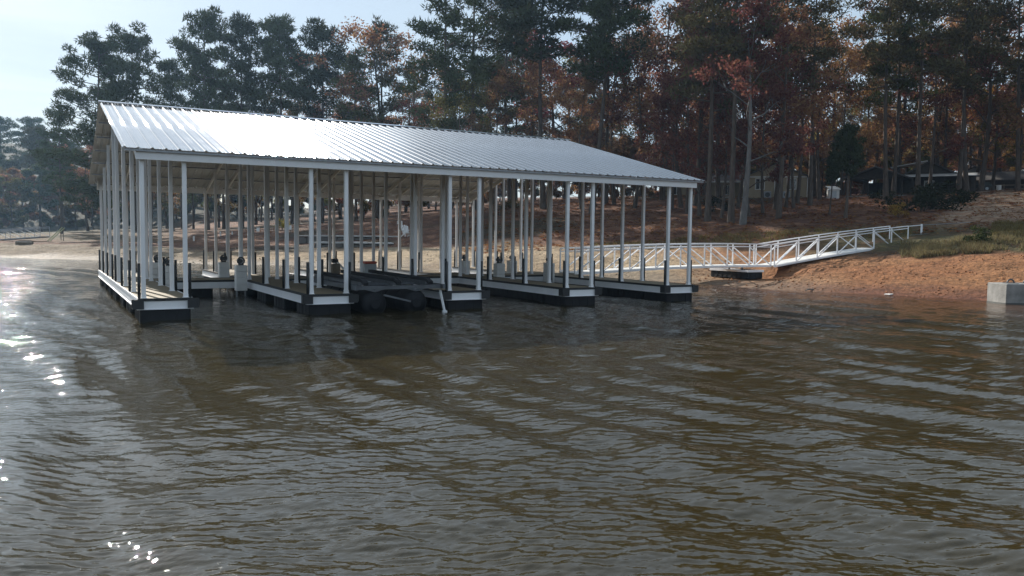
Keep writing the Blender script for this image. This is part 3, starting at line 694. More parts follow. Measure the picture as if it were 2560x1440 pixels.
g, rz = facing(2185, 93, -14)
pv = empty('dark_pavilion', g, 'dark open sided shelter with a low gable roof on posts', 'shelter', rz=rz)
c = MB(); w, l, hw, rise = 5.2, 6.5, 1.95, .95
for s in (-1, 1):
    c.prism([(0,-.5,hw+rise),(s*(w/2+.5),-.5,hw-.18),(s*(w/2+.5),-.5,hw-.04),(0,-.5,hw+rise+.14)], (0,l+1,0))
c.build('roof', M_RFD, pv)
c = MB(); c.prism([(-w/2,0,hw),(w/2,0,hw),(0,0,hw+rise-.02)], (0,.08,0)); c.build('gable_wall', M_DWOOD, pv)
c = MB(); c.box(-w/2,w/2,.0,.15,hw-.2,hw-.003); c.box(-w/2,-w/2+.15,.16,l,hw-.2,hw-.003); c.box(w/2-.15,w/2,.16,l,hw-.2,hw-.003); c.build('beam', M_DWOOD, pv)
for x in (-2.5, -.8, .9, 2.5):
    for y in (.1, l-.1):
        c = MB(); c.box(x-.07,x+.07,y-.07,y+.07,-.8,hw-.2); c.build('post', M_DWOOD, pv)
c = MB(); c.box(-w/2,w/2,l-.3,l-.2,-.8,hw-.2); c.build('back_wall', M_DWOOD, pv)
c = MB(); c.box(-w/2-.3,w/2+.3,-.3,l,-1.0,.05); c.build('floor_slab', M_CONC, pv)
g, rz = facing(2318, 95, -4)
sh = empty('dark_shed', g, 'dark timber shed with a gable and pale metal lean-to roof edge', 'shed', rz=rz)
gable_house(sh, 5.4, 6, 1.75, 1.5, M_DWOOD, M_RFD, .3)
c = MB(); c.prism([(-4.3,-1.7,1.62),(-4.3,-.01,1.95),(-4.3,-.01,2.02),(-4.3,-1.7,1.69)], (8.6,0,0)); c.build('lean_to_roof', M_RFL, sh)
for x in (-4.1, -1.4, 1.4, 4.1):
    c = MB(); c.box(x-.06,x+.06,-1.65,-1.53,-1,1.60); c.build('post', M_DWOOD, sh)
c = MB(); c.box(-4.2,-2.75,0,.1,-1,1.8); c.box(2.75,4.2,0,.1,-1,1.8); c.build('side_wall', M_DWOOD, sh)
window(sh, .0, -.001, .55, .8, .7)
c = MB(); c.prism([(-3.9,2.0,2.9),(-.4,2.0,3.5),(-.4,2.0,3.58),(-3.9,2.0,2.98)], (0,2.2,0)); c.build('upper_roof_sheet', M_RFL, sh)
g, rz = facing(2083, 91, 20)
s2 = empty('white_shed', g, 'tiny white shed with a sloping white roof beside the dark shelter', 'shed', rz=rz)
c = MB(); c.prism([(-.5,0,-.5),(.5,0,-.5),(.5,0,.95),(-.5,0,.95)], (0,.9,0)); c.build('wall', M_WHITE, s2)
c = MB(); c.prism([(-.58,-.15,.92),(-.58,1.0,1.3),(-.58,1.0,1.36),(-.58,-.15,.98)], (1.16,0,0)); c.build('roof', M_WHITE, s2)
c = MB(); c.box(-.25,.2,-.03,-.002,-.2,.8); c.build('door', M_COOL, s2)
# utility vehicle
g, rz = facing(2437, 99, 6)
uv = empty('utility_vehicle', g, 'dark green utility buggy with an open roof parked at the top of the track', 'utility vehicle', rz=rz)
c = MB(); c.bbox(-1.3,1.3,-.6,.6,.38,.72,.06); c.prism([(.45,-.55,.72),(1.25,-.55,.72),(1.15,-.55,.92),(.5,-.55,1.0)], (0,1.1,0)); c.bbox(-1.3,-.45,-.62,.62,.73,.98,.04); c.build('body', M_GREEN, uv)
c = MB(); c.bbox(-.5,.55,-.6,.6,1.62,1.70,.03); c.build('canopy', M_BLK, uv)
c = MB()
for y in (-.55,.55):
    c.cyl((.62,y,.95),(.45,y,1.62),.03,n=6); c.cyl((-.45,y,.95),(-.42,y,1.62),.03,n=6)
c.build('roll_cage', M_BLK, uv)
c = MB(); c.bbox(-.4,.15,-.5,.5,.74,.9,.03); c.bbox(-.42,-.28,-.5,.5,.9,1.25,.03); c.build('seat', M_BLK, uv)
for x in (-.85,.85):
    for y in (-.62,.62):
        c = MB(); c.cyl((x,y-.11,.30),(x,y+.11,.30),.31,n=16); wh = c.build('wheel', M_BLK, uv)
        c = MB(); c.cyl((x,y-.118,.30),(x,y+.118,.30),.15,n=12); c.build('rim', M_GALV, wh)
# rail fence, drum and shed at far right
g, rz = facing(2510, 106, 0)
fn = empty('rail_fence', g, 'low wooden rail fence at the top of the dirt track', 'fence', rz=rz)
for i in range(6):
    c = MB(); c.box(-4+i*1.9-.06,-4+i*1.9+.06,-.06,.06,-.4,.9); c.build('fence_post', M_WOOD, fn)
for z in (.35,.78):
    c = MB(); c.box(-4.1,5.7,-.10,-.062,z-.06,z+.06); c.build('rail', M_WOOD, fn)
g, rz = facing(2492, 103)
dr = empty('white_barrel', g, 'small white barrel standing by the rail fence', 'barrel', rz=rz)
c = MB(); c.cyl((0,0,-.1),(0,0,.75),.24,.24,14); c.torus((0,0,.25),(0,0,1),.24,.02,14,4); c.torus((0,0,.5),(0,0,1),.24,.02,14,4); c.build('barrel', M_WHITE, dr)
g, rz = facing(2545, 112)
ls = empty('far_shed', g, 'long low dark shed beyond the rail fence', 'shed', rz=rz)
c = MB(); c.box(-5,6,0,4,-1,1.5); c.build('wall', M_DWOOD, ls); c = MB(); c.prism([(-5.3,-.6,1.4),(-5.3,2,2.5),(-5.3,4.6,1.4),(-5.3,4.6,1.5),(-5.3,2,2.62),(-5.3,-.6,1.5)], (11.6,0,0)); c.build('roof', M_RFD, ls)
g, rz = facing(2428, 118)
cbn = empty('grey_cabin', g, 'small grey cabin with a porch half hidden behind trunks', 'cabin', rz=rz)
gable_house(cbn, 4.4, 4, 2.0, 1.3, M_COOL, M_RFD); window(cbn, .9, 0, .7)

# ------------------------------------------------------------------ things on the bank left of centre
def slab_terrace(px0, px1, d, z0, z1, depth, label, nseg):
    a = seat(px0, d); b = seat(px1, d); dv = (b-a); ln = math.hypot(dv.x, dv.y); t = empty('stone_terrace', (a.x, a.y, 0), label, 'terrace', rz=math.atan2(dv.y, dv.x))
    rr = random.Random(int(d*7)); x = 0
    while x < ln:
        l = rr.uniform(.9, 1.7); e = rr.uniform(-.08,.08)
        c = MB(); c.bbox(x+.02, min(x+l, ln)-.02, e, depth, z0-.4, z1-.14+rr.uniform(-.03,.03), .03); c.build('stone', M_STONED, t)
        x += l
    x = 0
    while x < ln:
        l = rr.uniform(1.2, 2.4); e = rr.uniform(-.12,.02)
        c = MB(); c.bbox(x+.015, min(x+l, ln)-.015, e-.08, depth+.2, z1-.10, z1+rr.uniform(.0,.05), .02); c.build('coping_slab', M_STONE, t)
        x += l
    return t
slab_terrace(735, 1003, 76, 1.7, 2.05, 2.6, 'upper terrace of pale stone slabs above the sandy beach', 0)
slab_terrace(785, 985, 69, 1.05, 1.50, 4.0, 'lower terrace of pale stone slabs nearest the sandy beach', 0)
def garden_chair(px, d, dz, label, turn):
    g, rz = facing(px, d, turn); t = empty('garden_chair', (g.x, g.y, g.z+dz), label, 'chair', rz=rz)
    for i in range(5):
        c = MB(); x = -.24+i*.12; c.bar((x,.2,.3),(x*1.25,.52,1.05-.05*abs(i-2)),.10,.02,(0,1,0)); c.build('back_slat', M_WHITE, t)
    for i in range(5):
        c = MB(); y = -.35+i*.12; c.box(-.28,.28,y,y+.10,.36-.03*i,.38-.03*i); c.build('seat_slat', M_WHITE, t)
    for s in (-1,1):
        c = MB(); c.box(s*.34-.06,s*.34+.06,-.42,.3,.56,.585); c.build('armrest', M_WHITE, t)
        c = MB(); c.box(s*.33-.02,s*.33+.02,-.4,-.31,0,.56); c.build('leg', M_WHITE, t); c = MB(); c.bar((s*.30,-.3,.3),(s*.30,.5,.03),.03,.10); c.build('leg', M_WHITE, t)
garden_chair(1017, 73, .35, 'white slatted garden chair tilted back at the right end of the stone terrace', 25)
def sign_post(px, d, w, h, label):
    g, rz = facing(px, d); t = empty('marker_post', g, label, 'marker post', 'pale marker posts along the bank', rz)
    c = MB(); c.box(-w/2,w/2,-.05,.05,.35,h); c.build('board', M_WHITE, t); c = MB(); c.box(-.04,.04,-.04,.04,-.3,.348); c.build('post', M_WOOD, t)
sign_post(1003, 80, .22, .95, 'pale marker post behind the right end of the upper terrace')
sign_post(645, 88, .30, .75, 'pale marker post nearest the left pines')
sign_post(726, 86, .22, .80, 'pale marker post behind the left end of the upper terrace')
sign_post(872, 84, .16, .9, 'narrow pale marker post behind the middle of the upper terrace')
def bench(px, d, turn, label):
    g, rz = facing(px, d, turn); t = empty('wooden_bench', g, label, 'bench', rz=rz)
    for i in range(3):
        c = MB(); c.box(-.8,.8,-.2+i*.14,-.08+i*.14,.42,.46); c.build('seat_plank', M_WOOD, t)
    for x in (-.6,.6):
        c = MB(); c.box(x-.05,x+.05,-.18,.2,-.1,.418); c.build('leg', M_WHITE, t)
bench(500, 88, 10, 'weathered bench with pale legs under the left pines'); bench(566, 92, -8, 'weathered bench between two pine trunks left of the terrace')
bench(980, 88, 5, 'weathered bench on the leaf litter behind the garden chair')
# far left: another gangway and two ramp rails, covered skiff
x0, y0 = pol(px_az(-70), 106); x1, y1 = pol(px_az(112), 98)
gf = empty('far_gangway', (x0, y0, 0), 'grey truss gangway on the far left beach below the hazy trees', 'gangway')
truss(gf, (0,0,.95), (x1-x0, y1-y0, 1.6), 5, 2, H=1.0, matl=M_GALV)
for px, dd in ((118,96),(124,95)):
    a = Vector((*pol(px_az(px), dd), gz(*pol(px_az(px), dd))+.1)); b = Vector((*pol(px_az(px+38), dd), px_z(px+38, 568+(px-118)*.2, dd)))
    rl = empty('ramp_rail', a, ('pale sloping ramp rail on the left beach, rear one' if px == 118 else 'pale sloping ramp rail on the left beach, front one'), 'rail', 'sloping ramp rails on the left beach')
    c = MB(); c.bar((0,0,0), b-a, .09, .09); c.build('rail', M_POLE, rl); c = MB(); c.bar((b-a)*.9-Vector((0,0,1.2)), (b-a)*.9, .07, .07); c.build('support', M_WOOD, rl)
g, rz = facing(60, 90, 10)
sk = empty('covered_skiff', g, 'small skiff lying under a brown cover on the left beach', 'boat', rz=rz, scale=.55)
c = MB(); V = []; F = []
for i, (x, w, z0) in enumerate([(-1.3,.45,.05),(-.6,.6,.0),(.3,.6,.0),(1.0,.42,.08),(1.4,.05,.25)]):
    V += [(x,-w,.5),(x,-w*.75,z0),(x,w*.75,z0),(x,w,.5),(x,0,.72)]
for i in range(4):
    for j in range(5): a = i*5+j; b2 = i*5+(j+1)%5; F.append((a,b2,b2+5,a+5))
F += [(4,3,2,1,0),(20,21,22,23,24)]
c.add(V, F); c.build('hull', M_WOOD, sk); c = MB(); c.prism([(-1.25,-.5,.55),(-1.25,.5,.55),(-1.25,0,.78)], (2.0,0,0)); c.build('cover', M_DWOOD, sk)
# white scraps at the waterline
for i, (px, d, lb) in enumerate(((2228, 35.6, 'white scrap lying at the edge of the red clay bank'), (2030, 36.6, 'pale driftwood stick along the red waterline'))):
    g = seat(px, d); g.z = max(g.z, .03); c = MB()
    if i == 0: c.prism([(-.25,-.1,0),(.2,-.14,0),(.3,.08,0),(-.1,.14,0)], (0,0,.03))
    else: c.tube([(-.6,0,.02),(0,.06,.05),(.7,.02,.02)], [.02,.03,.015], 6)
    o = c.build('scrap' if i == 0 else 'driftwood', M_WHITE if i == 0 else M_BARKP, None, g, rot=(0,0,.4)); tag(o, lb, 'scrap' if i == 0 else 'driftwood')

# ------------------------------------------------------------------ trees
class Leaf:
    def __init__(s, seed): s.r = np.random.RandomState(seed); s.P = []
    def puff(s, c, rad, n, ln, wd, flat=.7, up=.0, quad=False):
        r = s.r; d = r.normal(size=(n,3)); d /= np.linalg.norm(d,axis=1)[:,None]
        rr = rad*r.uniform(.15,1,n)**.5; P = np.array(c)+d*rr[:,None]*np.array([1,1,flat])
        a = d*.6+r.normal(size=(n,3))*.6; a[:,2] += up; a /= np.linalg.norm(a,axis=1)[:,None]
        b = np.cross(a, r.normal(size=(n,3))); b /= np.maximum(np.linalg.norm(b,axis=1),1e-6)[:,None]
        L = (ln*r.uniform(.6,1.3,n))[:,None]; W = (wd*r.uniform(.7,1.3,n))[:,None]
        if quad: q = np.stack([P, P+a*L*.5+b*W*.5, P+a*L, P+a*L*.5-b*W*.5], 1)
        else: q = np.stack([P-b*W*.5, P+b*W*.5, P+a*L], 1)
        s.P.append(q)
    def mesh(s, name, m):
        Q = np.concatenate(s.P); k = Q.shape[1]; n = len(Q)
        return np_mesh(name, Q.reshape(-1,3), np.arange(n*k).reshape(n,k), m)
def pine(seed, H=24., cb=.45, spread=.16, nl=34, dens=1.0, lean=0., side=0., rtop=.13, tuft=.5, ps=1.):
    rg = random.Random(seed); lf = Leaf(seed); tr = MB()
    cx = [0,0]; pts = []; rad = []
    bx, by = rg.uniform(-.5,.5), rg.uniform(-.5,.5)
    for k in range(9):
        t = k/8; pts.append(Vector((lean*H*t+bx*math.sin(t*3.1), by*math.sin(t*2.6), H*t*.985))); rad.append(.21*(1-t*.82)*(1.4 if k == 0 else 1)+.02)
    tr.tube(pts, rad, 9)
    def tp(t):
        q = t*8; i = min(int(q),7); return pts[i].lerp(pts[i+1], q-i)
    ang = rg.uniform(0,6.28)
    for i in range(nl):
        t = cb+(1-cb)*((i+rg.random()*.7)/nl)**.9
        if t > .985: t = .985
        u = (t-cb)/(1-cb); ang += 2.4+rg.uniform(-.5,.5)
        shape = (1-((u-.38)/.66)**2)**.5 if abs((u-.38)/.66) < 1 else .1
        ln = H*spread*max(.22,shape)*rg.uniform(.6,1.15)
        dx, dy = math.cos(ang), math.sin(ang)
        ln *= 1+side*dx
        b = tp(t); up = rg.uniform(.0,.45)-.15*(1-u)
        e = b+Vector((dx*ln, dy*ln, ln*up)); md = b.lerp(e,.55)+Vector((0,0,-ln*.05))
        tr.tube([b, md, e], [.075*(1-u*.6)+.015, .045, .015], 4)
        np_ = 3 if ln > H*.08 else 2
        for q in range(np_):
            s = 1-q*.26; c = b.lerp(md, s*1.6) if s < .5 else md.lerp(e, (s-.5)*2)
            c = c+Vector((rg.uniform(-.5,.5), rg.uniform(-.5,.5), rg.uniform(.05,.5)))
            rr = rg.uniform(.55,1.2)*(.75+.3*shape)*ps
            lf.puff(c, rr, int(150*dens*rr*rr), tuft, tuft*.30, .55, .35)
    for q in range(4): lf.puff(tp(.97)+Vector((rg.uniform(-.6,.6)*ps,rg.uniform(-.6,.6)*ps,rg.uniform(-.6,.3))), .9*ps, int(120*dens*ps), tuft, tuft*.34, .8, .5)
    return tr.mesh('trunk', M_BARK), lf.mesh('crown', M_NEEDLE)
def oak(seed, H=18., cb=.22, spread=.26, n0=9, dens=1.0, leaf=.30, bark=None, lean=0., rt=.21):
    rg = random.Random(seed); lf = Leaf(seed); tr = MB(); pts = []; rad = []
    bx, by = rg.uniform(-.6,.6), rg.uniform(-.6,.6)
    for k in range(8):
        t = k/7; pts.append(Vector((lean*H*t+bx*math.sin(t*4), by*math.sin(t*3.3), H*t*.93))); rad.append(rt*(1-t*.88)*(1.25 if k == 0 else 1)+.015)
    tr.tube(pts, rad, 8)
    def tp(t):
        q = t*7; i = min(int(q),6); return pts[i].lerp(pts[i+1], q-i)
    def grow(b, d, ln, r, depth):
        e = b+d*ln; md = b.lerp(e,.5)+Vector((rg.uniform(-.1,.1),rg.uniform(-.1,.1),rg.uniform(-.05,.1)))*ln
        tr.tube([b, md, e], [r, r*.7, r*.4], 4 if depth else 5)
        if depth == 0:
            lf.puff(e, rg.uniform(.55,1.0), int(46*dens), leaf, leaf*.62, .75, -.1, True); lf.puff(md, rg.uniform(.4,.8), int(26*dens), leaf, leaf*.62, .75, -.1, True); return
        for q in range(3):
            dd = (d+Vector((rg.uniform(-.8,.8),rg.uniform(-.8,.8),rg.uniform(-.35,.6)))).normalized()
            grow(md.lerp(e, rg.random()), dd, ln*rg.uniform(.45,.7), r*.5, depth-1)
    ang = rg.uniform(0,6.28)
    for i in range(n0):
        t = cb+(.97-cb)*(i+rg.random()*.6)/n0; u = (t-cb)/(1-cb); ang += 2.4+rg.uniform(-.4,.4)
        sh = math.sin(math.pi*min(1,.22+u*.72))**.7
        d = Vector((math.cos(ang), math.sin(ang), .35+.7*u)).normalized()
        grow(tp(t), d, H*spread*sh*rg.uniform(.7,1.1), .085*(1-u*.6), 2)
    for q in range(5): lf.puff(tp(.97)+Vector((rg.uniform(-.8,.8),rg.uniform(-.8,.8),rg.uniform(-.8,.6))), .9, int(70*dens), leaf, leaf*.62, .8, 0, True)
    return tr.mesh('trunk', bark or M_BARK), lf.mesh('crown', M_LEAF)
PINE_G = [pine(1, 24, .46, .17, 34, .82), pine(2, 24, .54, .15, 28, .82), pine(3, 24, .42, .18, 36, .85), pine(4, 24, .58, .14, 26, .85), pine(5, 24, .50, .15, 32, .9)]
PINE_FULL = pine(8, 24, .12, .20, 56, .95, .0, -.22)
PINE_THIN = [pine(11, 24, .42, .13, 26, .75), pine(12, 24, .34, .15, 34, .7)]
OAK_G = [oak(21, 18, dens=.72, leaf=.27), oak(22, 18, .15, .28, 11, .72, .27), oak(23, 18, .3, .24, 9, .72, .27), oak(24, 18, .12, .26, 12, .7, .27), oak(25, 18, .35, .22, 8, .6, .27)]
PINE_OPEN = [pine(14, 24, .44, .15, 24, .62), pine(15, 24, .38, .14, 28, .58), pine(16, 24, .50, .16, 22, .62)]
OAK_DENSE = [oak(27, 18, .03, .27, 14, 1.9, .42), oak(28, 18, .05, .26, 13, 1.9, .42)]
OAK_PALE = oak(31, 18, .3, .24, 9, 1.0, .3, M_BARKP, 0., .28)
OAK_BARE = oak(32, 18, .2, .27, 12, .35)
CEDAR = pine(41, 9, .50, .17, 40, 3.2, 0, 0, .2, .34, .5)
def shrub(seed, n, rad, h, ln, dens=60):
    lf = Leaf(seed); rg = random.Random(seed); tr = MB()
    for i in range(n):
        a = rg.uniform(0,6.28); r = rad*math.sqrt(rg.random()); z = h*rg.uniform(.2,1)*(1-.4*(r/rad)**2)
        c = Vector((r*math.cos(a), r*math.sin(a), z)); lf.puff(c, rg.uniform(.25,.5)*max(rad,.8)*.7, dens, ln, ln*.5, .8, .2, True)
        if i % 2 == 0: tr.tube([(r*.2*math.cos(a), r*.2*math.sin(a), -.2), c*.6, c], [.04,.025,.01], 4)
    return tr.mesh('stems', M_BARK), lf.mesh('foliage', M_BUSH)
SHRUB = [shrub(51, 16, 1.2, 1.2, .2), shrub(52, 22, 1.6, 1.1, .2), shrub(53, 12, .9, 1.5, .18)]

PG = (.058,.070,.031); PG2 = (.070,.080,.030); PD_ = (.044,.052,.026); PR = (.090,.076,.038); MAR = (.15,.058,.047); RUST = (.22,.112,.062); WINE = (.14,.056,.045); BRN = (.215,.122,.063); ORG = (.215,.118,.055); OLV = (.12,.105,.035); YLW = (.30,.19,.05)
def tree(name, g, var, H, col, label, group, baseH, rz=0., wide=1.0, lean=None):
    t = empty(name, g+Vector((0,0,-.15)), label, 'tree', group, rz); s = H/baseH; t.scale = (s*wide, s*wide, s)
    if lean: t.rotation_euler = (lean[0], lean[1], rz)
    a = link('trunk', var[0], t); b = link('crown', var[1], t); b.color = (*col, 1); return t
rg = random.Random(77)
def jit(c, v=.18): 
    k = rg.uniform(1-v,1+v); return tuple(x*k*rg.uniform(.94,1.06) for x in c)
def tree_px(kind, px, d, top, var, col, label=None, group=None, wide=1.0, lean=None, rz=None):
    g = seat(px, d); H = px_z(px, top, d)-g.z
    base = {'pine_tree':24., 'oak_tree':18., 'cedar_tree':9.}[kind]
    return tree(kind, g, var, H, col, label, group, base, rg.uniform(0,6.28) if rz is None else rz, wide, lean)
# left pine group against the sky
tree_px('pine_tree', 258, 112, 92, PINE_FULL, PG, 'broad ragged pine reaching out to the left at the lake edge', wide=.98, rz=R(0))
tree_px('pine_tree', 338, 117, 78, PINE_G[2], PG, 'dense flat topped pine just right of the ragged leftmost pine', wide=.9)
tree_px('pine_tree', 432, 123, 150, PINE_G[0], PG, 'shorter pine filling the dip between the flat topped and the tallest left pines', wide=.8)
tree_px('pine_tree', 520, 113, 28, PINE_G[4], PG, 'tallest thin topped pine in the left group', wide=.85)
tree_px('pine_tree', 605, 116, 44, PINE_G[0], PD_, 'dark round crowned pine right of the tallest left pine', wide=.9)
tree_px('pine_tree', 560, 126, 190, PINE_THIN[1], PG2, 'sparse lower pine behind the tallest left pine')
tree_px('pine_tree', 700, 114, 40, PINE_G[3], PG, 'pine with bare lower trunk left of the dome crowned pine', wide=.92)
tree_px('pine_tree', 745, 119, 130, PINE_THIN[0], PG2, 'slender sparse pine between the two pines above the bright roof', wide=.8)
tree_px('pine_tree', 805, 113, 60, PINE_G[4], PD_, 'dark dome crowned pine next to the rusty oak', wide=.95)
tree_px('oak_tree', 730, 122, 235, OAK_BARE, BRN, 'half bare small oak below the dome crowned pine')
tree_px('pine_tree', 640, 136, 215, PINE_G[2], PD_, 'low dark pine behind the left group')
# rusty oaks and pines in the middle
tree_px('oak_tree', 940, 108, 68, OAK_G[0], RUST, 'rusty oak standing against the sky left of the middle pines', wide=1.1)
tree_px('oak_tree', 1030, 110, 118, OAK_G[4], BRN, 'thin brown oak between the rusty oak and the middle pines')
tree_px('oak_tree', 905, 114, 185, OAK_G[2], RUST, 'lower rusty oak behind the roof ridge glare', wide=1.2)
tree_px('pine_tree', 1112, 84, -70, PINE_THIN[1], PG, 'tall pine with a clear straight trunk rising left of the roof ridge middle', wide=1.0)
tree_px('pine_tree', 1185, 92, -60, PINE_OPEN[0], PG, 'full crowned pine just right of the clear trunked middle pine', wide=1.1)
tree_px('oak_tree', 1150, 80, 215, OAK_G[1], OLV, 'small olive green tree low in front of the middle pines', wide=.9)
tree_px('pine_tree', 1275, 95, -30, PINE_OPEN[1], PR, 'dark middle pine behind the roof ridge', wide=1.1)
tree_px('pine_tree', 1358, 86, -120, PINE_G[3], PD_, 'tall dark pine straight up behind the right part of the ridge', wide=1.2)
tree_px('pine_tree', 1478, 80, -110, PINE_G[1], PG, 'tall pale trunked pine leaning to the right behind the roof end', wide=1.1, lean=(R(1.0), R(4.5)), rz=0)
tree_px('pine_tree', 1512, 88, -90, PINE_OPEN[2], PR, 'upright dark pine beside the leaning pine', wide=1.1)
tree_px('oak_tree', 1420, 96, 225, OAK_G[3], RUST, 'rusty understorey oak under the tall dark pine')
tree_px('oak_tree', 1585, 83, 110, OAK_G[1], WINE, 'dark red oak above the right end of the roof', wide=1.0)
tree_px('oak_tree', 1655, 90, -20, OAK_G[0], RUST, 'tall rust brown oak above the roof tip')
for px, d, top, v, c, lb in ((1238,88,185,2,BRN,'brown oak between the middle pines and the dark middle pine'), (1330,91,150,0,RUST,'rust coloured oak left of the straight tall dark pine'),
        (1452,84,205,3,BRN,'bushy brown oak just left of the leaning pale trunk'), (1535,87,135,4,RUST,'open rust coloured oak right of the leaning pale trunk'), (1702,81,60,2,BRN,'tall brown oak right above the roof tip'),
        (1990,85,95,0,RUST,'rust coloured oak rising behind the right end of the tan house'), (2100,99,150,3,ORG,'orange oak rising left of the shelter gable'), (2240,99,115,1,BRN,'brown oak between the dark shelter and the dark shed'),
        (2360,101,60,0,RUST,'rust coloured oak between the dark shed and the two thick pines'), (2475,104,105,3,ORG,'bright orange oak just left of the rail fence')):
    tree_px('oak_tree', px, d, top, OAK_G[v], c, lb)
for px, d, top, v, lb in ((1680,79,240,3,'low maroon oak at the roof tip'), (1716,75,165,1,'maroon oak between the roof tip and the slim pine'), (1802,71,205,3,'bushy maroon oak just left of the twin dark trunks'),
        (1842,79,115,2,'taller maroon oak behind the pale grey trunk'), (1906,74,185,0,'maroon oak right of the pale grey trunk'), (1962,81,150,4,'open maroon oak over the tan house roof')):
    tree_px('oak_tree', px, d, top, OAK_G[v], MAR, lb)
# right hand wood
tree_px('oak_tree', 1748, 72, 130, OAK_G[3], WINE, 'wine red oak left of the pale trunk on the slope', wide=.95)
tree_px('pine_tree', 1768, 68, -190, PINE_OPEN[1], PR, 'slim pine beside the wine red oak')
tree_px('pine_tree', 1826, 66, -230, PINE_OPEN[2], PR, 'dark twin trunk pine immediately left of the pale trunk')
tree_px('oak_tree', 1856, 65, 40, OAK_PALE, WINE, 'oak with a stout pale grey trunk flaring at its foot', wide=1.0)
tree_px('oak_tree', 1872, 72, 150, OAK_G[1], WINE, 'dark red oak just behind the pale trunk', wide=.95)
tree_px('oak_tree', 1795, 80, -10, OAK_G[0], WINE, 'big dark red oak between slope and low house', wide=1.1)
tree_px('pine_tree', 1738, 84, -150, PINE_OPEN[0], PR, 'pine behind the wine red oak')
tree_px('oak_tree', 1945, 69, 20, OAK_G[2], RUST, 'leaning oak in front of the tan house windows', lean=(0, R(3)), rz=0)
tree_px('pine_tree', 1938, 78, -160, PINE_OPEN[1], PR, 'straight dark pine against the tan house corner')
tree_px('oak_tree', 1982, 80, 190, OAK_G[4], WINE, 'thin red oak at the right end of the tan house')
tree_px('pine_tree', 2022, 82, -80, PINE_OPEN[2], PR, 'pair of slim pines right of the tan house')
tree_px('oak_tree', 2046, 90, 60, OAK_G[0], ORG, 'orange brown oak behind the tiny white shed')
tree_px('cedar_tree', 2072, 71, 380, CEDAR, PD_, 'thin dark cedar left of the forked cedar', wide=.6, lean=(0, R(3)), rz=0)
tree_px('cedar_tree', 2112, 67, 318, CEDAR, PD_, 'dark forked cedar in front of the shelter', wide=.75, lean=(0, R(2)), rz=1)
tree_px('pine_tree', 2212, 87, -120, PINE_OPEN[0], PR, 'thick trunked pine in front of the dark shelter')
tree_px('pine_tree', 2230, 90, -60, PINE_OPEN[1], PG2, 'slender pine right beside the thick trunked pine')
tree_px('pine_tree', 2290, 88, -140, PINE_OPEN[2], PR, 'tall pine in front of the dark shed')
tree_px('oak_tree', 2318, 91, 110, OAK_G[2], WINE, 'red leaved oak in front of the dark shed gable')
tree_px('pine_tree', 2392, 92, -110, PINE_OPEN[0], PR, 'left one of two thick pines beside the utility buggy')
tree_px('pine_tree', 2412, 93, -150, PINE_OPEN[1], PR, 'right one of two thick pines beside the utility buggy')
tree_px('oak_tree', 2446, 97, -40, OAK_G[3], BRN, 'brown oak whose dark trunk stands right behind the utility buggy')
tree_px('oak_tree', 2535, 101, 160, OAK_G[1], OLV, 'yellow green tree at the right edge above the rail fence', wide=1.2)
tree_px('pine_tree', 2540, 96, -90, PINE_OPEN[2], PR, 'leaning thin pine at the far right edge', lean=(0, R(-4)), rz=0)
tree_px('oak_tree', 2180, 105, 120, OAK_G[4], ORG, 'orange oak behind the dark shelter roof')
# woods filling behind: kinds that nothing tells apart share a label
def fill(n, az0, az1, d0, d1, pick, seed):
    r2 = random.Random(seed)
    for i in range(n):
        az = az0+(az1-az0)*(i+r2.random())/n; d = r2.uniform(d0, d1); x, y = pol(az, d); g = Vector((x, y, gz(x, y)))
        kind, var, col, H, lb, gp, b = pick(r2, az, d)
        tree(kind, g, var, H, tuple(c*r2.uniform(.8,1.2) for c in col), lb, gp, b, r2.uniform(0,6.28), r2.uniform(.9,1.2))
def pick_back(r, az, d):
    if r.random() < (.45 if az < 38 else .22):
        return 'pine_tree', r.choice(PINE_OPEN+PINE_THIN), r.choice((PG,PG2,PD_)), r.uniform(19,27), 'pine deep in the wood behind the nearer trees', 'pines deep in the wood', 24.
    if az > 46: col = r.choice((ORG,BRN,ORG,OLV,RUST,WINE,YLW)); 
    else: col = r.choice((RUST,BRN,WINE,BRN))
    return 'oak_tree', r.choice(OAK_G), col, r.uniform(12,19), 'autumn oak deep in the wood behind the nearer trees', 'autumn oaks deep in the wood', 18.
fill(20, 17, 44, 104, 135, pick_back, 5)
fill(14, 42, 66, 116, 150, pick_back, 6)
fill(8, 20, 66, 150, 200, pick_back, 8)
def pick_mid(r, az, d):
    return 'oak_tree', r.choice(OAK_G), r.choice((WINE,BRN,RUST,BRN,RUST,OLV)), r.uniform(15,23), 'tall rust or wine red oak among the middle trees of the wood', 'tall autumn oaks among the middle trees', 18.
fill(22, 30, 65, 97, 122, pick_mid, 19)
fill(12, 66, 92, 70, 120, pick_back, 9)
def pick_low(r, az, d):
    col = r.choice((BRN,OLV,RUST,ORG)); return 'oak_tree', r.choice(OAK_DENSE), col, r.uniform(6,9.5), 'low understorey tree at the back of the wood', 'understorey trees at the back of the wood', 18.
fill(26, 40, 66, 118, 140, pick_low, 10)
fill(12, 18, 40, 108, 125, pick_low, 12)
def pick_gold(r, az, d): return 'oak_tree', r.choice(OAK_G[1:4]), r.choice((ORG,BRN,YLW,ORG,RUST)), r.uniform(8,14), 'golden brown sunlit tree behind the sheds at the top of the rise', 'golden brown trees behind the sheds', 18.
fill(13, 50, 66, 108, 128, pick_gold, 21)
def pick_wall(r, az, d):
    col = r.choice((BRN,OLV,RUST,ORG,BRN)); return 'oak_tree', r.choice(OAK_DENSE), col, r.uniform(10,16), 'low understorey tree at the back of the wood', 'understorey trees at the back of the wood', 18.
fill(36, 16, 68, 165, 190, pick_wall, 16)
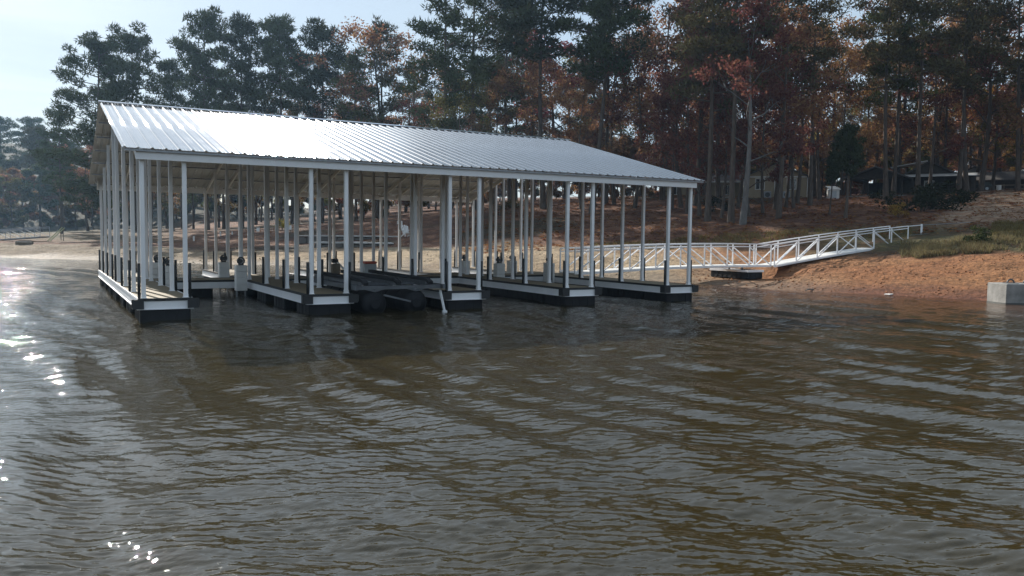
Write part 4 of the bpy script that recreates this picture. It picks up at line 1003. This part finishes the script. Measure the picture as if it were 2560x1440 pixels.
fill(36, 16, 68, 195, 225, pick_wall, 17)
def pick_leftback(r, az, d):
    if r.random() < .5: return 'pine_tree', r.choice(PINE_THIN), r.choice((PG,PD_)), r.uniform(15,19), 'low pine standing behind the left pine group', 'low trees behind the left pine group', 24.
    return 'oak_tree', r.choice(OAK_G[1:4]), r.choice((BRN,OLV)), r.uniform(12,16), 'low brown oak standing behind the left pine group', 'low trees behind the left pine group', 18.
fill(22, 0, 20, 128, 165, pick_leftback, 22)
# far shore on the left, hazy
def pick_far(r, az, d):
    if r.random() < .8: return 'pine_tree', r.choice(PINE_G), r.choice((PG,PD_)), r.uniform(18,25)*(1.0 if az < 5 else .85), 'hazy blue pine in the far wood beyond the left beach', 'hazy pines beyond the left beach', 24.
    return 'oak_tree', r.choice(OAK_G), r.choice((BRN,OLV)), r.uniform(12,17), 'hazy brown oak in the far wood beyond the left beach', 'hazy oaks beyond the left beach', 18.
fill(30, -24, 16, 200, 225, pick_far, 13)
fill(34, -28, 17, 222, 262, pick_far, 14)
def pick_farlow(r, az, d): return 'oak_tree', r.choice(OAK_DENSE), r.choice((BRN,OLV,PG)), r.uniform(10,15), 'hazy low tree at the foot of the far wood beyond the left beach', 'hazy low trees beyond the left beach', 18.
fill(44, -24, 16, 190, 205, pick_farlow, 15)
fill(44, -26, 17, 235, 262, pick_farlow, 18)

# say which one: leaf colour, landmark in front, order in depth
CN = {MAR:'maroon', PR:'olive green', RUST:'rust coloured', BRN:'brown', WINE:'wine red', ORG:'orange', OLV:'olive', YLW:'yellow', PG:'green', PG2:'light green', PD_:'dark green'}
LM = [(14,'the red oaks left of the middle pines'),(22,'the clear trunked middle pine'),(27,'the roof ridge'),(32,'the tall dark pine'),(36,'the leaning pale pine'),(40,'the roof tip'),(44,'the low cream house'),(48,'the tan house'),(51,'the tiny white shed'),(54,'the dark shelter'),(57,'the dark shed'),(60,'the utility buggy'),(63,'the rail fence')]
groups = {}
for o in list(COL.objects):
    if o.get('group') in ('pines deep in the wood', 'autumn oaks deep in the wood', 'tall autumn oaks among the middle trees', 'golden brown trees behind the sheds'):
        az = math.degrees(math.atan2(o.location.x, o.location.y)); d = math.hypot(o.location.x, o.location.y)
        c = [h for h in o.children if h.name.startswith('crown')][0].color; c = np.array(c[:3])
        cn = min(CN, key=lambda k: np.linalg.norm(c/c.sum()-np.array(k)/sum(k)) if (o.name.startswith('oak') == (k not in (PG,PG2,PD_,PR))) else 9)
        lm = min(LM, key=lambda k: abs(k[0]-az))[1]
        groups.setdefault((CN[cn], 'oak' if o.name.startswith('oak') else 'pine', lm), []).append((d, o))
for (cn, kd, lm), L_ in groups.items():
    L_.sort(key=lambda q: q[0]); n = len(L_)
    for i, (d, o) in enumerate(L_):
        pos = '' if n == 1 else ('nearest ', 'second nearest ', 'third nearest ', 'fourth nearest ', 'fifth nearest ', 'sixth nearest ')[min(i,5)]
        o['label'] = f'{pos}{cn} {kd} behind {lm}'
# shrubs
def bush(px, d, var, s, col, label, sz=1.0):
    g = seat(px, d, -.05); t = empty('shrub', g, label, 'shrub', None, rg.uniform(0,6)); t.scale = (s, s, s*sz)
    link('stems', SHRUB[var][0], t); b = link('foliage', SHRUB[var][1], t); b.color = (*col, 1)
bush(2300, 72, 1, 1.7, (.028,.030,.016), 'dark sprawling shrub on the slope below the dark shed', .8)
bush(2355, 76, 0, 1.9, (.026,.028,.016), 'dark shrub beside the dirt track below the dark shed', .8)
bush(2245, 66, 2, .8, (.26,.16,.04), 'small yellow leaved shrub on the slope')
bush(1795, 76, 0, 1.1, (.022,.026,.018), 'dark low evergreen shrub between trunks left of the pale oak')
bush(2200, 88, 0, .8, (.03,.036,.02), 'rounded dark shrub at the front of the shelter')
bush(1270, 88, 1, .9, (.07,.06,.03), 'brownish shrub on the slope behind the dock posts')
bush(705, 92, 2, .9, (.30,.25,.06), 'pale yellow shrub among the trunks behind the beach')
bush(2445, 49.5, 2, .75, (.05,.06,.025), 'upright dark green tuft on the grassy bank at right')
# long grass on the bank by the gangway end
def grass_patch(name, label, spots, n, col, h):
    r = np.random.RandomState(len(name)+n); V = []
    for (px0, px1, d0, d1) in spots:
        a = r.uniform(px_az(px0), px_az(px1), n); d = r.uniform(d0, d1, n); keep = fbm(a*3, d*.8, 3) > .40; a = a[keep]; d = d[keep]
        z, _ = ground_azd(a, d); x = d*np.sin(np.radians(a)); y = d*np.cos(np.radians(a)); m_ = len(a)
        hh = h*r.uniform(.5,1.3,m_)*(.5+fbm(a*2, d*.5, 2)); th = r.uniform(0,6.28,m_); w = .02+.012*r.rand(m_); ln = r.normal(size=(m_,2))*.45
        b = np.stack([x,y,z-.03],1); e = np.stack([x+hh*ln[:,0], y+hh*ln[:,1], z+hh],1); s = np.stack([np.cos(th)*w, np.sin(th)*w, 0*w],1)
        V.append(np.stack([b-s, b+s, e],1))
    V = np.concatenate(V); o = link(name, np_mesh(name, V.reshape(-1,3), np.arange(len(V)*3).reshape(-1,3), M_BUSH)); o.color = (*col,1); tag(o, label, None, None, 'stuff')
grass_patch('bank_grass', 'long grey green grass on the bank right of the gangway', [(2255,2600,47.5,52.5),(2290,2480,46.8,49.5)], 6000, (.17,.14,.075), .30)
grass_patch('dry_grass', 'short dry grass along the top of the beach', [(1480,2280,55.5,60),(2480,2600,52,60)], 9000, (.16,.125,.055), .22)

def scatter(name, label, px0, px1, d0, d1, n, size, m, col, seed, lump=False):
    r = np.random.RandomState(seed); a = r.uniform(px_az(px0), px_az(px1), n); d = r.uniform(d0, d1, n); keep = fbm(a*1.5, d*.6, 3) > .44; a = a[keep]; d = d[keep]
    z, t = ground_azd(a, d); ok = t > 1.05; a, d, z = a[ok], d[ok], z[ok]
    x = d*np.sin(np.radians(a)); y = d*np.cos(np.radians(a)); k = len(a); sz = size*r.uniform(.4,1.4,k)
    if lump:
        base = np.array([(1,0,0),(0,1,0),(-1,0,0),(0,-1,0),(0,0,.8),(0,0,-.6)]); F0 = np.array([(0,1,4),(1,2,4),(2,3,4),(3,0,4),(1,0,5),(2,1,5),(3,2,5),(0,3,5)])
        V = (base[None]*r.uniform(.6,1.3,(k,6,1))*sz[:,None,None]+np.stack([x,y,z+sz*.2],1)[:,None]).reshape(-1,3); F = (F0[None]+np.arange(k)[:,None,None]*6).reshape(-1,3)
    else:
        th = r.uniform(0,6.28,k); q = []
        for i in range(4):
            w = th+i*math.pi/2; q.append(np.stack([x+np.cos(w)*sz, y+np.sin(w)*sz*.7, z+.04+r.uniform(0,.10,k)], 1))
        V = np.stack(q,1).reshape(-1,3); F = np.arange(k*4).reshape(k,4)
    o = link(name, np_mesh(name, V, F, m)); o.color = (*col,1); tag(o, label, None, None, 'stuff')
scatter('clay_clods', 'crumbled clay clods on the red beach', 1700, 2700, 35, 50, 1500, .05, pbr('clod_clay', (.26,.11,.045), .95, 0, .4, 4), (1,1,1), 3, True)
scatter('sand_clods', 'trampled lumps on the pale beach behind the dock', 200, 1700, 42, 78, 1500, .06, pbr('clod_sand', (.33,.25,.16), .95, 0, .4, 4), (1,1,1), 4, True)
scatter('fallen_leaves', 'fallen leaves under the trees on the slope', 1150, 2650, 56, 100, 16000, .16, M_LEAF, (.20,.09,.04), 5)
# ------------------------------------------------------------------ air
hz = MB(); hz.box(-190, 330, -130, 330, -6, 58)
m, nt, o = mat('lake_haze'); pv_ = nt.nodes.new('ShaderNodeVolumePrincipled'); pv_.inputs['Color'].default_value = (.45,.70,1.0,1); pv_.inputs['Density'].default_value = .00024; pv_.inputs['Anisotropy'].default_value = .45
nt.links.new(pv_.outputs[0], o.inputs['Volume'])
tag(hz.build('haze', m), 'thin blue lake haze', None, None, 'stuff')
